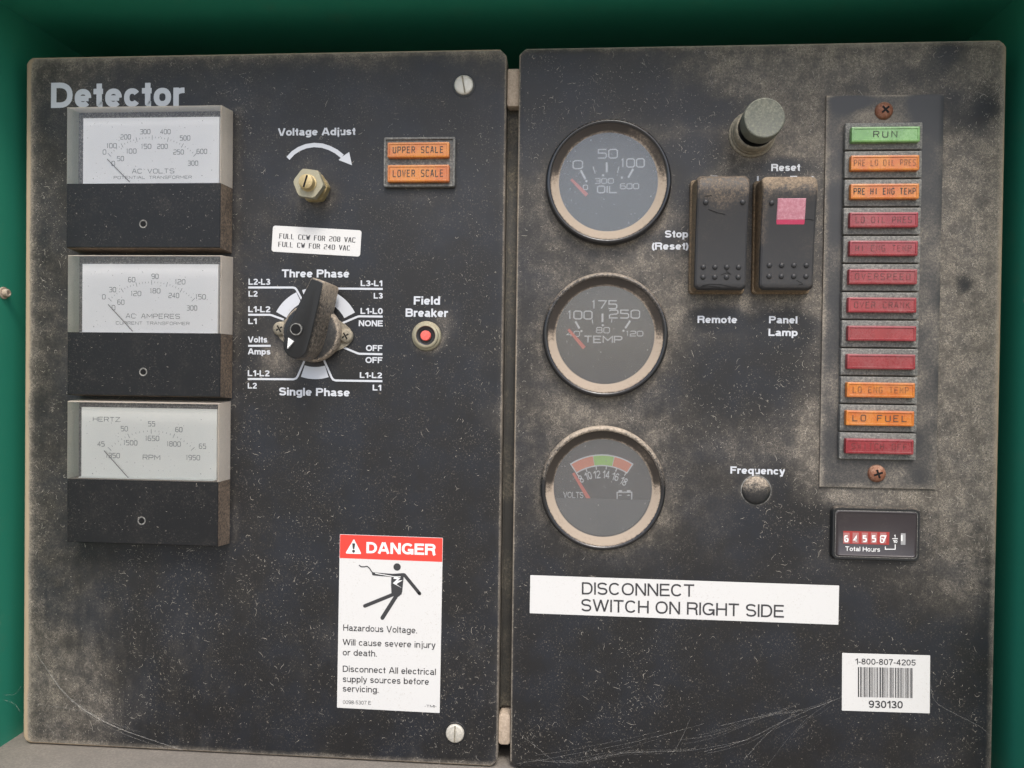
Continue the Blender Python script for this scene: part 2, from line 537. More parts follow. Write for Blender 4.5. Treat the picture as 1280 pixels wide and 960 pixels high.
def dusty(name, base, rough=.5, metal=0.0, dust=.15, up=.6, dcol=DUST, spec=.5, coat=0.0, grain=1.0, attr=False,
          fibre=0.0, vary=.15, bump=.25, scale=1.0, soft=.22, base2=None, alpha=1.0, specks=0.0, tan=(.40, .31, .215)):
    """solid surface that carries settled dust: more where the face looks up, broken up by grain"""
    m, nt = newmat(name)
    n = N(nt)
    tc = n.new('ShaderNodeTexCoord')
    co = tc.outputs['Object']
    oi = n.new('ShaderNodeObjectInfo')
    va = n.new('ShaderNodeVectorMath', operation='ADD')
    n.link(co, va.inputs[0])
    cx = n.new('ShaderNodeCombineXYZ')
    n.link(oi.outputs['Random'], cx.inputs[0])
    n.link(oi.outputs['Random'], cx.inputs[2])
    n.link(cx.outputs[0], va.inputs[1])
    co = va.outputs[0]
    geo = n.new('ShaderNodeNewGeometry')
    sp = n.new('ShaderNodeSeparateXYZ')
    n.link(geo.outputs['Normal'], sp.inputs[0])
    nz = n.math('MAXIMUM', sp.outputs[2], 0.0)
    f = n.math('MULTIPLY_ADD', nz, up, dust)
    low = n.noise(co, 70 * scale, 3, .6)
    f = n.math('MULTIPLY_ADD', n.math('SUBTRACT', low, .5), vary * 2.2, f)
    if attr:
        at = n.new('ShaderNodeAttribute', attribute_name='dust')
        f = n.math('ADD', f, at.outputs['Fac'])
    fine = n.noise(co, 2600 * scale, 3, .7)
    mid = n.noise(co, 900 * scale, 4, .7)
    g = n.math('ADD', n.math('MULTIPLY', n.math('SUBTRACT', fine, .5), 1.0 * grain), n.math('MULTIPLY', n.math('SUBTRACT', mid, .5), 1.1 * grain))
    ff = n.math('ADD', f, n.math('MULTIPLY', g, n.ramp(f, -.1, .35)))
    if fibre > 0:
        fb = n.noise(co, 600, 2, .5, 3.0)
        rd = n.ramp(n.math('ABSOLUTE', n.math('SUBTRACT', fb, .5)), 0.0, .036, 1.0, 0.0)
        fb2 = n.noise(co, 1100, 2, .5, 1.8)
        rd2 = n.ramp(n.math('ABSOLUTE', n.math('SUBTRACT', fb2, .5)), 0.0, .048, 1.0, 0.0)
        gate = n.ramp(n.noise(co, 150, 3, .6), .36, .66)
        rr = n.math('MULTIPLY', n.math('ADD', rd, n.math('MULTIPLY', rd2, .9)), gate)
        ff = n.math('MULTIPLY_ADD', rr, n.math('MULTIPLY', n.ramp(f, .0, .40, .03, 1.0), fibre), ff)
    fac = n.ramp(ff, 0.0, 1.0 - soft, 0, 1)
    if specks > 0:
        s1 = n.math('MULTIPLY', n.ramp(n.noise(co, 1500, 2, .6, .8), .60, .70), n.ramp(n.noise(co, 75, 3, .6), .36, .62))
        s2 = n.math('MULTIPLY', n.ramp(n.noise(co, 800, 2, .7, 1.5), .66, .72), n.ramp(n.noise(co, 160, 2, .6), .45, .6))
        fac = n.math('ADD', fac, n.math('MULTIPLY', n.math('ADD', s1, s2), specks), clamp=True)
    b = base
    if base2:
        b = n.mixc(n.ramp(n.noise(co, 38 if scale == 1 else 110, 3, .6), .35, .7), base, base2)
    dn = n.mixc(n.ramp(mid, .3, .7), tuple(c * .82 for c in dcol), tuple(min(c * 1.15, 1) for c in dcol))
    if attr:
        dn = n.mixc(n.ramp(at.outputs['Fac'], .5, .95), dn, tan)
    colr = n.mixc(fac, b, dn)
    bs = n.new('ShaderNodeBsdfPrincipled')
    n.link(colr, bs.inputs['Base Color'])
    n.link(n.math('MULTIPLY_ADD', fac, .95 - rough, n.math('MULTIPLY_ADD', n.math('SUBTRACT', mid, .5), .12, rough)), bs.inputs['Roughness'])
    n.link(n.math('MULTIPLY', n.math('SUBTRACT', 1.0, fac), metal), bs.inputs['Metallic'])
    n.link(n.math('MULTIPLY', n.math('SUBTRACT', 1.0, n.math('MULTIPLY', fac, .8)), spec), bs.inputs['Specular IOR Level'])
    if coat:
        bs.inputs['Coat Weight'].default_value = coat
        bs.inputs['Coat Roughness'].default_value = .12
    bp = n.new('ShaderNodeBump')
    bp.inputs['Strength'].default_value = bump
    bp.inputs['Distance'].default_value = .0002
    n.link(n.math('ADD', fac, n.math('MULTIPLY', fine, .3)), bp.inputs['Height'])
    n.link(bp.outputs[0], bs.inputs['Normal'])
    out = n.new('ShaderNodeOutputMaterial')
    if alpha < 1:
        tr = n.new('ShaderNodeBsdfTransparent')
        mx = n.new('ShaderNodeMixShader')
        n.setin(mx.inputs[0], n.math('MULTIPLY_ADD', n.ramp(n.noise(co, 900, 3, .6), .35, .65), .35, alpha - .17, clamp=True))
        n.link(tr.outputs[0], mx.inputs[1])
        n.link(bs.outputs[0], mx.inputs[2])
        n.link(mx.outputs[0], out.inputs[0])
    else:
        n.link(bs.outputs[0], out.inputs[0])
    return m


def clear(name, dust=.08, rough=.03, tint=(1, 1, 1), dcol=(.5, .47, .42), var=.1, up=0.0, refl=1.0, trans=.4):
    """clear plastic or glass with a film of dust"""
    m, nt = newmat(name)
    n = N(nt)
    tc = n.new('ShaderNodeTexCoord')
    co = tc.outputs['Object']
    tr = n.new('ShaderNodeBsdfTransparent')
    tr.inputs[0].default_value = (*tint, 1)
    gl = n.new('ShaderNodeBsdfGlossy')
    gl.inputs['Roughness'].default_value = rough
    gl.inputs[0].default_value = (refl, refl, refl, 1)
    fr = n.new('ShaderNodeFresnel')
    fr.inputs[0].default_value = 1.49
    m1 = n.new('ShaderNodeMixShader')
    n.link(fr.outputs[0], m1.inputs[0])
    n.link(tr.outputs[0], m1.inputs[1])
    n.link(gl.outputs[0], m1.inputs[2])
    df = n.new('ShaderNodeBsdfDiffuse')
    df.inputs[0].default_value = (*dcol, 1)
    tl = n.new('ShaderNodeBsdfTranslucent')
    tl.inputs[0].default_value = (*dcol, 1)
    ad = n.new('ShaderNodeMixShader')
    ad.inputs[0].default_value = trans
    n.link(df.outputs[0], ad.inputs[1])
    n.link(tl.outputs[0], ad.inputs[2])
    g = n.math('SUBTRACT', n.noise(co, 1500, 4, .75), .5)
    l = n.math('SUBTRACT', n.noise(co, 60, 3, .6), .5)
    fac = n.math('MULTIPLY_ADD', g, var * 2.2, dust)
    fac = n.math('MULTIPLY_ADD', l, var * 1.5, fac)
    spk = n.ramp(n.noise(co, 900, 2, .6), .68, .76)
    fac = n.math('MULTIPLY_ADD', spk, .3, fac, clamp=True)
    m2 = n.new('ShaderNodeMixShader')
    n.link(fac, m2.inputs[0])
    n.link(m1.outputs[0], m2.inputs[1])
    n.link(ad.outputs[0], m2.inputs[2])
    out = n.new('ShaderNodeOutputMaterial')
    n.link(m2.outputs[0], out.inputs[0])
    return m


M = {}
M['panel'] = dusty('panel_paint', (.0112, .0110, .0110), rough=.44, dust=.03, up=.5, dcol=GREYDUST, attr=True, fibre=.66, vary=.04, base2=(.0130, .0150, .0195), spec=.38, grain=.42, soft=-.20, specks=.36)
M['ink'] = dusty('white_ink', (.50, .52, .55), rough=.5, dust=-.05, up=0, dcol=(.25, .24, .22), vary=.2)
M['black'] = dusty('black_plastic', (.016, .017, .018), rough=.36, dust=-.03, up=.25, attr=True, vary=.07, spec=.4)
M['blackclean'] = dusty('black_recess', (.006, .006, .006), rough=.7, dust=-.05, up=.1, vary=.05, spec=.2)
M['mask'] = dusty('meter_mask_plastic', (.0075, .0080, .0088), rough=.42, spec=.3, dust=.01, up=.7, vary=.10, specks=.2, fibre=.35, attr=True, dcol=GREYDUST)
M['maskside'] = dusty('dusty_black_plastic_side', (.024, .022, .02), rough=.6, dust=.42, up=.5, vary=.25, dcol=(.25, .19, .14))
M['clear'] = clear('clear_meter_plastic', dust=.05, var=.02, dcol=(.92,.92,.90), refl=.8)
M['clearside'] = clear('dusty_meter_plastic', dust=.86, var=.16, dcol=(.80, .72, .62), trans=.42)
M['clearrim'] = clear('dusty_plastic_edge', dust=.7, var=.15, dcol=(.70, .62, .52), trans=.5)
M['glass'] = clear('dusty_gauge_glass', dust=.30, var=.07, dcol=(.46, .455, .44), rough=.12)
M['glasssky'] = clear('sky_painted_dusty_glass', dust=.36, var=.04, dcol=(.47, .51, .55), rough=.15)  # heavier blue-grey film: sky reflection painted into the colour, along with dust
M['dial'] = dusty('white_dial_card', (.96, .97, .97), rough=.6, dust=-.12, up=0, vary=.06, bump=.03, dcol=(.6, .58, .52))
M['dialold'] = dusty('cream_dial_card', (.88, .90, .84), rough=.6, dust=-.1, up=0, vary=.1, bump=.03, dcol=(.55, .53, .42))
M['dialink'] = dusty('grey_dial_ink', (.13, .14, .15), rough=.6, dust=-.2, up=0, vary=.05)
M['inner'] = dusty('speckled_inner_frame', (.05, .05, .055), rough=.7, dust=.22, up=.2, vary=.25, dcol=(.4, .39, .37), grain=1.6)
M['needle'] = dusty('dark_needle', (.06, .06, .065), rough=.4, dust=-.1, up=.1)
M['gaugeface'] = dusty('dark_gauge_card', (.035, .034, .034), rough=.7, dust=.0, up=0, vary=.1, bump=.05, spec=.2)
M['gaugecover'] = dusty('grey_gauge_shield', (.075, .08, .083), rough=.6, dust=.03, up=0, vary=.08, bump=.05)
M['gaugeink'] = dusty('gauge_white_ink', (.88, .90, .92), rough=.6, dust=-.1, up=0, vary=.1)
M['rim'] = dusty('gauge_black_rim', (.012, .012, .013), rough=.22, dust=-.05, up=.3, vary=.08, spec=.6, attr=True)
M['cone'] = dusty('gauge_dusty_cone', (.020, .014, .009), rough=.7, dust=.0, up=0, vary=.10, attr=True, dcol=(.33, .27, .21), grain=1.0, tan=(.335, .275, .215))
M['redneedle'] = dusty('red_needle', (.85, .13, .07), rough=.5, dust=-.1, up=0)
M['redband'] = dusty('red_band', (.92, .26, .12), rough=.6, dust=-.1, up=0, bump=.02)
M['greenband'] = dusty('green_band', (.38, .74, .12), rough=.6, dust=-.1, up=0, bump=.02)
M['lens_orange'] = dusty('orange_lens', (.42, .10, .012), rough=.25, dust=.10, up=.35, coat=.4, dcol=(.42, .23, .13), vary=.3, base2=(.50, .175, .018), grain=.8, scale=1.01)
M['lens_red'] = dusty('red_lens', (.20, .012, .018), rough=.25, dust=.12, up=.35, coat=.4, dcol=(.26, .125, .12), vary=.38, base2=(.26, .025, .032), grain=.8, scale=1.01)
M['lens_green'] = dusty('green_lens', (.12, .27, .075), rough=.25, dust=.12, up=.35, coat=.5, dcol=(.38, .52, .34), vary=.3, base2=(.17, .36, .10), grain=.8, scale=1.01)
M['legend'] = dusty('faded_legend_ink', (.07, .04, .035), rough=.6, dust=-.2, up=0, alpha=.40)
M['legendstrong'] = dusty('legend_ink', (.035, .035, .03), rough=.6, dust=-.2, up=0, alpha=.8)
M['housing'] = dusty('grey_dusty_housing', (.060, .062, .060), rough=.5, dust=.28, up=.5, vary=.15, dcol=(.32, .31, .28))
M['plate'] = dusty('strip_plate', (.022, .023, .025), rough=.45, dust=.05, up=.5, dcol=GREYDUST, attr=True, fibre=.45, vary=.10, grain=.6, soft=-.1)
M['rust'] = dusty('rusty_screw', (.20, .07, .035), rough=.6, metal=.3, dust=.15, up=.3, dcol=(.42, .28, .2), vary=.3)
M['zinc'] = dusty('zinc_nut', (.33, .31, .22), rough=.40, metal=.55, dust=.22, up=.5, dcol=(.30, .26, .18), vary=.2)
M['brass'] = dusty('yellow_zinc', (.38, .30, .14), rough=.38, metal=.6, dust=.18, up=.4, dcol=(.5, .40, .25), vary=.25)
M['screwhead'] = dusty('silver_screw', (.50, .48, .42), rough=.4, metal=.5, dust=.2, up=.2, dcol=(.60, .55, .46), vary=.25)
M['tan'] = dusty('tan_dusty_tab', (.34, .27, .20), rough=.85, dust=.55, up=.2, dcol=(.44, .36, .28), vary=.2, grain=.5)
M['strip'] = dusty('dark_post', (.030, .029, .026), rough=.6, dust=.12, up=.3, dcol=(.25, .22, .16), vary=.25, fibre=.4)
M['rubber'] = dusty('switch_plastic', (.028, .028, .029), rough=.42, dust=-.01, up=.10, vary=.10, attr=True, dcol=(.26, .20, .14), spec=.35)
M['switchside'] = dusty('switch_side_dust', (.05, .042, .03), rough=.8, dust=.42, up=.3, dcol=(.26, .19, .12), vary=.2)
M['pink'] = dusty('pink_lens', (.34, .09, .125), rough=.35, dust=.42, up=.2, dcol=(.46, .26, .29), vary=.15, grain=.6)
M['pinkdark'] = dusty('deep_pink_lens', (.42, .035, .09), rough=.35, dust=.05, up=0, dcol=(.7, .3, .36), vary=.15)
M['button'] = dusty('grey_button_cap', (.065, .072, .055), rough=.38, dust=.30, up=.3, dcol=(.20, .20, .16), vary=.18, grain=1.2)
M['collar'] = dusty('dusty_collar', (.14, .13, .10), rough=.6, dust=.35, up=.5, dcol=(.33, .29, .22), vary=.2)
M['redbutton'] = dusty('red_button', (.72, .09, .07), rough=.45, dust=.1, up=.1, dcol=(.8, .35, .3))
M['sticker'] = dusty('white_sticker', (.575, .57, .55), rough=.5, dust=-.03, up=0, vary=.2, bump=.02, dcol=(.36, .32, .26), fibre=.05, specks=.42)
M['stickerred'] = dusty('sticker_red', (.72, .045, .03), rough=.45, dust=-.1, up=0, vary=.15, bump=.02, dcol=(.7, .4, .36))
M['print'] = dusty('black_print', (.03, .03, .032), rough=.5, dust=-.2, up=0, bump=.0)
M['printgrey'] = dusty('grey_print', (.13, .13, .13), rough=.5, dust=-.2, up=0, bump=.0)
M['white'] = dusty('white_print', (.72, .72, .70), rough=.5, dust=-.2, up=0, bump=.0)
M['green'] = dusty('green_enclosure_paint', (.030, .26, .165), rough=.42, dust=-.03, up=.35, dcol=(.25, .24, .16), vary=.3, fibre=.08, spec=.5, scale=.6, specks=.15)
M['ledge'] = dusty('dusty_ledge', (.16, .145, .125), rough=.85, dust=.3, up=.1, dcol=(.24, .215, .185), vary=.3, grain=.6)
M['boxback'] = dusty('box_black', (.012, .014, .013), rough=.7, dust=.0, up=.2)
M['hourface'] = dusty('hour_meter_face', (.030, .024, .026), rough=.3, dust=.02, up=0, vary=.15, fibre=.3, dcol=GREYDUST)
M['hourred'] = dusty('hour_meter_red', (.30, .03, .026), rough=.5, dust=-.05, up=0)
M['hourcell'] = dusty('hour_meter_number_wheel', (.34, .14, .13), rough=.5, dust=-.05, up=0)
M['hourgrey'] = dusty('hour_meter_grey_wheel', (.28, .28, .28), rough=.5, dust=-.05, up=0)
M['fibre'] = dusty('dust_fibre', (.43, .395, .34), rough=.9, dust=.1, up=0, bump=0)
M['web'] = dusty('cobweb_silk', (.50, .48, .44), rough=.9, dust=.1, up=0, bump=0, alpha=.28)
M['ground'] = dusty('gravel_ground', (.34, .31, .26), rough=.9, dust=.1, up=.1, scale=.02, vary=.3)

# ------------------------------------------------------------------ setting
XL, XR, ZT, ZB, LIP, BACK = -242.0, 231.5, 190.6, -167.6, 55.0, -95.0
def slab(name, x0, x1, z0, z1, h0, h1, mat):
    mb = MB()
    mb.box(x0, x1, z0, z1, h0, h1)
    o = mb.build(name, mat)
    o['kind'] = 'structure'
    return o
slab('wall_left', XL - 3, XL, ZB - 3, ZT + 3, BACK, LIP, M['green'])
slab('wall_right', XR, XR + 3, ZB - 3, ZT + 3, BACK, LIP, M['green'])
slab('ceiling', XL + .01, XR - .01, ZT, ZT + 3, BACK, LIP, M['green'])
slab('floor', XL + .01, XR - .01, ZB - 3, ZB, BACK, LIP + 30, M['ledge'])
slab('back_wall', XL - 3, XR + 3, ZB - 3, ZT + 3, BACK - 3, BACK - .01, M['green'])
gm = MB()
gm.v = [(-3000, -3000, -1.3), (3000, -3000, -1.3), (3000, 3000, -1.3), (-3000, 3000, -1.3)]
gm.f = [(0, 1, 2, 3)]; gm.m = [0]
tag(gm.build('ground', M['ground']), kind='structure')

# ------------------------------------------------------------------ dust map painted by position (mm)
def blob(X, Z, px, py, rx, ry, p=2.0):
    """soft blob centred on a photo pixel, radii in px"""
    x, z = P(px, py)
    d = ((X - x) / (rx / 2.7)) ** 2 + ((Z - z) / (ry / 2.7)) ** 2
    return np.exp(-d ** (p / 2))


def vnoise(X, Z, s, seed):
    """cheap smooth value noise"""
    r = np.random.RandomState(seed)
    g = r.rand(64, 64)
    x = X / s + 20.3; z = Z / s + 17.1
    i = np.floor(x).astype(int); j = np.floor(z).astype(int)
    fx = x - i; fz = z - j
    fx = fx * fx * (3 - 2 * fx); fz = fz * fz * (3 - 2 * fz)
    a = g[i % 64, j % 64]; b = g[(i + 1) % 64, j % 64]; c = g[i % 64, (j + 1) % 64]; d = g[(i + 1) % 64, (j + 1) % 64]
    return a * (1 - fx) * (1 - fz) + b * fx * (1 - fz) + c * (1 - fx) * fz + d * fx * fz


def ringd(X, Z, px, py, r_px, w_px, down=0.0):
    x, z = P(px, py)
    d = np.hypot(X - x, Z - z) - r_px / 2.7
    m = np.exp(-(np.maximum(d, 0) / (w_px / 2.7)) ** 2)
    if down:
        a = (z - Z) / (np.hypot(X - x, Z - z) + 1e-6)
        m = m * (1 - down + down * np.clip(a, -0.3, 1))
    return m


def dust_left(X, Z):
    W0, W1 = -233.0, 0.0
    d = np.full(X.shape, .0)
    n1, n2, n3 = vnoise(X, Z, 28, 1), vnoise(X, Z, 9, 2), vnoise(X, Z, 70, 3)
    d += (n1 - .5) * .10 + (n2 - .5) * .06
    d += .12 * np.clip((-170 - X) / 50, 0, 1)                       # dirtier to the left
    d += .10 * np.clip((Z - 130) / 40, 0, 1)                        # and along the top
    d += .16 * blob(X, Z, 90, 870, 110, 90)
    d -= .12 * blob(X, Z, 470, 560, 150, 90)
    d += .22 * blob(X, Z, 352, 450, 34, 20) * n2
    d += .16 * blob(X, Z, 350, 440, 50, 50)
    d += .16 * ringd(X, Z, 392, 232, 26, 12, .5)
    d += .35 * ringd(X, Z, 534, 420, 19, 6, .7)
    d += .20 * blob(X, Z, 556, 405, 20, 25)
    d += .18 * blob(X, Z, 620, 520, 22, 20)
    d += .10 * blob(X, Z, 520, 240, 80, 12)
    d += .10 * np.exp(-((X - P(296, 400)[0]) / 2.2) ** 2) * (Z > -66) * (Z < 142)
    d += (vnoise(X, Z / 7, 1.6, 9) - .5) * .09 * np.clip((-50 - Z) / 60, 0, 1)
    e = np.exp(-((X - W0) / 2.3) ** 2) * (.8 + .6 * n2)
    d += 1.0 * e + .25 * np.exp(-((X - W0) / 5) ** 2)
    d += .75 * np.exp(-((Z - 166.7) / .7) ** 2) + .15 * np.exp(-((Z - 166.7) / 6) ** 2)
    d += .8 * np.exp(-((Z + 166.7) / .9) ** 2) + .5 * np.exp(-((X - W1) / .6) ** 2)
    return d


def dust_right(X, Z):
    W0, W1 = 6.03, 221.1
    n1, n2, n3 = vnoise(X, Z, 26, 11), vnoise(X, Z, 8, 12), vnoise(X, Z, 13, 13)
    d = np.full(X.shape, .05)
    d += (n1 - .5) * .09 + (n2 - .5) * .06
    d += .20 * np.clip((X - 60) / 110, 0, 1) * np.clip((Z + 60) / 90, 0, 1)
    d += .10 * np.clip((Z + 100) / 100, 0, 1)
    sm = 0
    for px, py, rx, ry, k in [(900, 90, 90, 28, .35), (985, 120, 60, 45, .35), (1000, 150, 40, 50, .35), (1100, 85, 80, 30, .25), (1215, 95, 40, 60, .35),
                              (1200, 300, 40, 120, .2), (1215, 480, 45, 140, .2), (848, 320, 30, 90, .18), (860, 400, 90, 18, .25), (1010, 560, 16, 60, .4),
                              (1190, 620, 50, 60, .25), (1200, 700, 50, 50, .2), (1100, 615, 90, 12, .35), (1095, 628, 75, 8, .5), (950, 575, 80, 60, .08),
                              (920, 205, 50, 24, .25), (1000, 200, 30, 14, .2), (945, 380, 100, 14, .35), (1150, 740, 80, 40, .12), (845, 140, 18, 60, .2), (800, 330, 40, 18, .2),
                              (700, 500, 50, 40, .15), (740, 520, 60, 14, .25), (820, 540, 22, 14, .2), (690, 320, 30, 40, .15)]:
        d += k * blob(X, Z, px, py, rx, ry) * (.6 + .6 * n3)
    # wiped clean with fingers
    for px, py, rx, ry, k in [(830, 110, 55, 40, .4), (900, 140, 60, 18, .3), (1190, 65, 26, 26, .55), (1215, 130, 42, 34, .6), (1140, 95, 50, 12, .3), (1055, 110, 40, 10, .2),
                              (870, 195, 60, 22, .45), (980, 208, 42, 12, .5), (1205, 355, 10, 14, .5), (895, 398, 42, 16, .6), (980, 408, 34, 24, .6), (940, 470, 80, 60, .32),
                              (850, 240, 22, 30, .3), (690, 130, 60, 90, .22), (845, 300, 30, 18, .25), (980, 640, 60, 50, .25), (800, 860, 200, 120, .2), (1000, 830, 200, 90, .2)]:
        d -= k * blob(X, Z, px, py, rx, ry, 3.0) * (.7 + .5 * n2)
    for px, py in [(759, 228), (756, 420), (754, 613)]:
        d += .42 * ringd(X, Z, px, py, 74, 9, .75) + .12 * ringd(X, Z, px, py, 74, 22, 0)
    d += .35 * ringd(X, Z, 945, 613, 16, 4, .2) + .22 * ringd(X, Z, 942, 166, 27, 11, .4)
    d = np.clip(d * .72, -.03, .34)
    d += .5 * np.exp(-((X - W1) / 1.2) ** 2) + .18 * np.exp(-((X - W1) / 6) ** 2) * (Z > -60)
    d += .45 * np.exp(-((Z - 166.7) / .8) ** 2) + .75 * np.exp(-((X - W0) / .6) ** 2)
    return d


def sheet(name, x0, x1, z0, z1, fn, parent, ch, thick=14.0):
    """folded sheet-metal front: fine grid carrying the dust map, cut corners, folded edges"""
    def cuts(a, b, c):
        t = [a, a + .35, a + .9, a + c, b - c, b - .9, b - .35, b]
        t += list(np.arange(a + c + 1.2, b - c - .6, 1.25))
        return np.array(sorted(set(round(q, 4) for q in t)))
    xs, zs = cuts(x0, x1, ch), cuts(z0, z1, ch)
    X, Z = np.meshgrid(xs, zs)
    nx, nz = len(xs), len(zs)
    # round the front edge over slightly
    ex = np.minimum(X - x0, x1 - X); ez = np.minimum(Z - z0, z1 - Z)
    e = np.minimum(ex, ez)
    Hh = -.5 * np.clip(1 - e / .9, 0, 1) ** 2
    XX, ZZ = X.copy(), Z.copy()
    # cut corners: pull the corner cells onto the chamfer line
    for sx, sz, cx, cz in ((1, 1, x1, z1), (-1, 1, x0, z1), (1, -1, x1, z0), (-1, -1, x0, z0)):
        dx, dz = sx * (cx - XX), sz * (cz - ZZ)
        ins = dx + dz
        k = ins < ch
        mv = (ch - ins[k]) / 2
        XX[k] -= sx * mv; ZZ[k] -= sz * mv
    V = np.stack([XX * .001, -Hh * .001, ZZ * .001], -1).reshape(-1, 3)
    idx = np.arange(nx * nz).reshape(nz, nx)
    F = np.stack([idx[:-1, :-1], idx[:-1, 1:], idx[1:, 1:], idx[1:, :-1]], -1).reshape(-1, 4).tolist()
    # folded sides
    border = list(idx[0, :]) + list(idx[1:, -1]) + list(idx[-1, -2::-1]) + list(idx[-2:0:-1, 0])
    nb = len(V)
    B = V[border].copy()
    B[:, 1] = thick * .001
    V = np.concatenate([V, B])
    for i in range(len(border)):
        j = (i + 1) % len(border)
        F.append([nb + i, nb + j, int(border[j]), int(border[i])])
    me = bpy.data.meshes.new(name)
    me.from_pydata(V.tolist(), [], F)
    at = me.attributes.new('dust', 'FLOAT', 'POINT')
    dv = fn(X, Z).reshape(-1)
    at.data.foreach_set('value', np.concatenate([dv, np.full(len(border), .1)]).astype(np.float32))
    me.materials.append(M['panel'])
    me.shade_smooth()
    me.set_sharp_from_angle(angle=R(50))
    o = bpy.data.objects.new(name, me)
    COL.objects.link(o)
    o.parent = parent
    return o


LP = empty('door_panel', 0, 0, 0, 'left black metal instrument panel carrying three rectangular dial meters and a rotary knob', 'panel', 'black metal control panels')
sheet('metal_sheet', -233.04, 0, -166.7, 166.7, dust_left, LP, 3.0)
RP = empty('door_panel', 0, 0, 0, 'right black metal instrument panel, dustier, carrying three round gauges and a column of lamps', 'panel', 'black metal control panels')
sheet('metal_sheet', 6.03, 221.1, -166.7, 166.7, dust_right, RP, 3.0)

BX = empty('control_box', 0, 0, -15, 'black box body behind the two panels, seen through the slot between them', 'box')
mb = MB(0, 0, -15)
mb.box(-229, -4, -160, 160, -80, -15.2); mb.box(10, 217, -160, 160, -80, -15.2)
mb.build('box_body', M['boxback'], BX)
mb = MB(0, 0, -15)
zt, zb = P(640, 128)[1], P(629, 893)[1]
mb.box(-3.9, 9.9, zb, zt, -40, -9, .4)
mb.box(.4, 1.0, zb, zt, -8.98, -7.6, .1)
mb.build('centre_post', M['strip'], BX, 30)
mb = MB(0, 0, -15)
mb.rprism(3.1, P(641, 106)[1], 5.6, 17.4, .7, -20, -3.2, .4)
mb.build('hinge_tab', M['tan'], BX, 30)
mb = MB(0, 0, -15)
z0, z1 = P(629, 935)[1], P(629, 897)[1]
mb.rprism(2.9, (z0 + z1) / 2, 5.6, z1 - z0, 1.6, -20, -3.2, .4)
mb.build('hinge_tab', M['tan'], BX, 30)

# panel printing: one part per legend
def legend(parent, txt, items, mat=None):
    mb = MB()
    for it in items:
        it(mb)
    o = mb.build('printed_legend', mat or M['ink'], parent)
    o['label'] = txt
    return o
def W(txt, a, b, cap, bold=.205, h=.07, **k):
    return lambda mb: write(mb, txt, a, b, cap, h, bold, **k)

z1_ = zoom(0, 0, 4); z5 = zoom(320, 140, 4); z6 = zoom(290, 320, 5.335); z7 = zoom(480, 340, 6.857); zs = zoom(800, 100, 2.909); zf = zoom(890, 560, 4.267)
legend(LP, 'large pale grey word Detector printed at the top left', [W('Detector', z1_(255, 541), z1_(920, 530), 31.5, .215)])
legend(LP, 'white words Voltage Adjust', [W('Voltage Adjust', z5(110, 117), z5(497, 117), 9.3)])
def arrow(mb):
    pts = [(160, 232), (185, 205), (215, 185), (250, 171), (290, 165), (330, 168), (368, 180), (402, 198), (432, 222)]
    mb.strip([P(*z5(*p), .07) for p in pts], 22 / 4 / 2.7, .07)
    mb.poly([P(*z5(*p), .034) for p in [(480, 266), (413, 240), (428, 226), (448, 212), (466, 200)]], .08)
legend(LP, 'white curved arrow pointing clockwise', [arrow])
legend(LP, 'white words Field Breaker', [W('Field', z7(255, 280), z7(480, 280), 10.4), W('Breaker', z7(185, 385), z7(547, 385), 10.4)])

CXp, CZp = P(394, 417)
def knob_scale(mb):
    def ring(a0, a1, r0, r1):
        n = max(3, int(abs(a1 - a0) / 4))
        A = [R(a0 + (a1 - a0) * i / n) for i in range(n + 1)]
        mb.poly([(CXp + r1 * math.cos(a), CZp + r1 * math.sin(a)) for a in A] + [(CXp + r0 * math.cos(a), CZp + r0 * math.sin(a)) for a in A[::-1]], .06)
    for a0, a1 in ((115.5, 152), (72.5, 107.5), (28, 64.5), (252, 288)):
        ring(a0, a1, 15.8, 21.5)
    k = 0
    for pl in [[(108, 210), (405, 210), (420, 214), (430, 224), (466, 290)], [(108, 392), (250, 392), (265, 395), (345, 424)], [(108, 599), (258, 599)],
               [(105, 820), (410, 822), (428, 816), (438, 802), (487, 690)], [(1005, 220), (702, 217), (690, 221), (682, 230), (647, 290)],
               [(1005, 404), (852, 402), (836, 405), (715, 457)], [(1003, 655), (852, 652), (838, 649), (705, 594)],
               [(1003, 835), (692, 830), (676, 825), (666, 812), (612, 690)]]:
        pts = [P(*z6(*p), .07) for p in pl]
        mb.strip(pts, .95, .075 + k * .01)
        k += 1
legend(LP, 'white switch scale of arc segments and leader lines around the rotary knob', [knob_scale])
for t, a, b, y, c in [('L2-L3', 110, 255, 192, 40), ('L2', 110, 170, 271, 38), ('L1-L2', 108, 255, 375, 40), ('L1', 108, 165, 454, 38), ('Volts', 106, 235, 577, 40), ('Amps', 106, 256, 657, 40),
                      ('L1-L2', 105, 250, 802, 40), ('L2', 105, 165, 884, 38), ('L3-L1', 858, 1002, 201, 38), ('L3', 945, 1005, 284, 38), ('L1-L0', 857, 1005, 387, 40), ('NONE', 845, 1005, 469, 40),
                      ('OFF', 893, 1003, 634, 40), ('OFF', 890, 1003, 714, 40), ('L1-L2', 852, 1000, 814, 38), ('L1', 938, 995, 897, 38)]:
    legend(LP, 'small white legend %s beside the rotary knob' % t, [W(t, z6(a, y), z6(b, y), c / 5.335)])
legend(LP, 'white words Three Phase above the rotary knob', [W('Three Phase', z6(332, 143), z6(782, 143), 9.9)])
legend(LP, 'white words Single Phase below the rotary knob', [W('Single Phase', z6(313, 932), z6(785, 934), 9.9)])
legend(RP, 'white word Reset above the right rocker switch', [W('Reset', zs(477, 331), zs(582, 331), 9)])
legend(RP, 'white words Lamp Test mostly hidden behind the rocker switch', [W('Lamp Test', zs(425, 374), zs(632, 374), 8.6)])
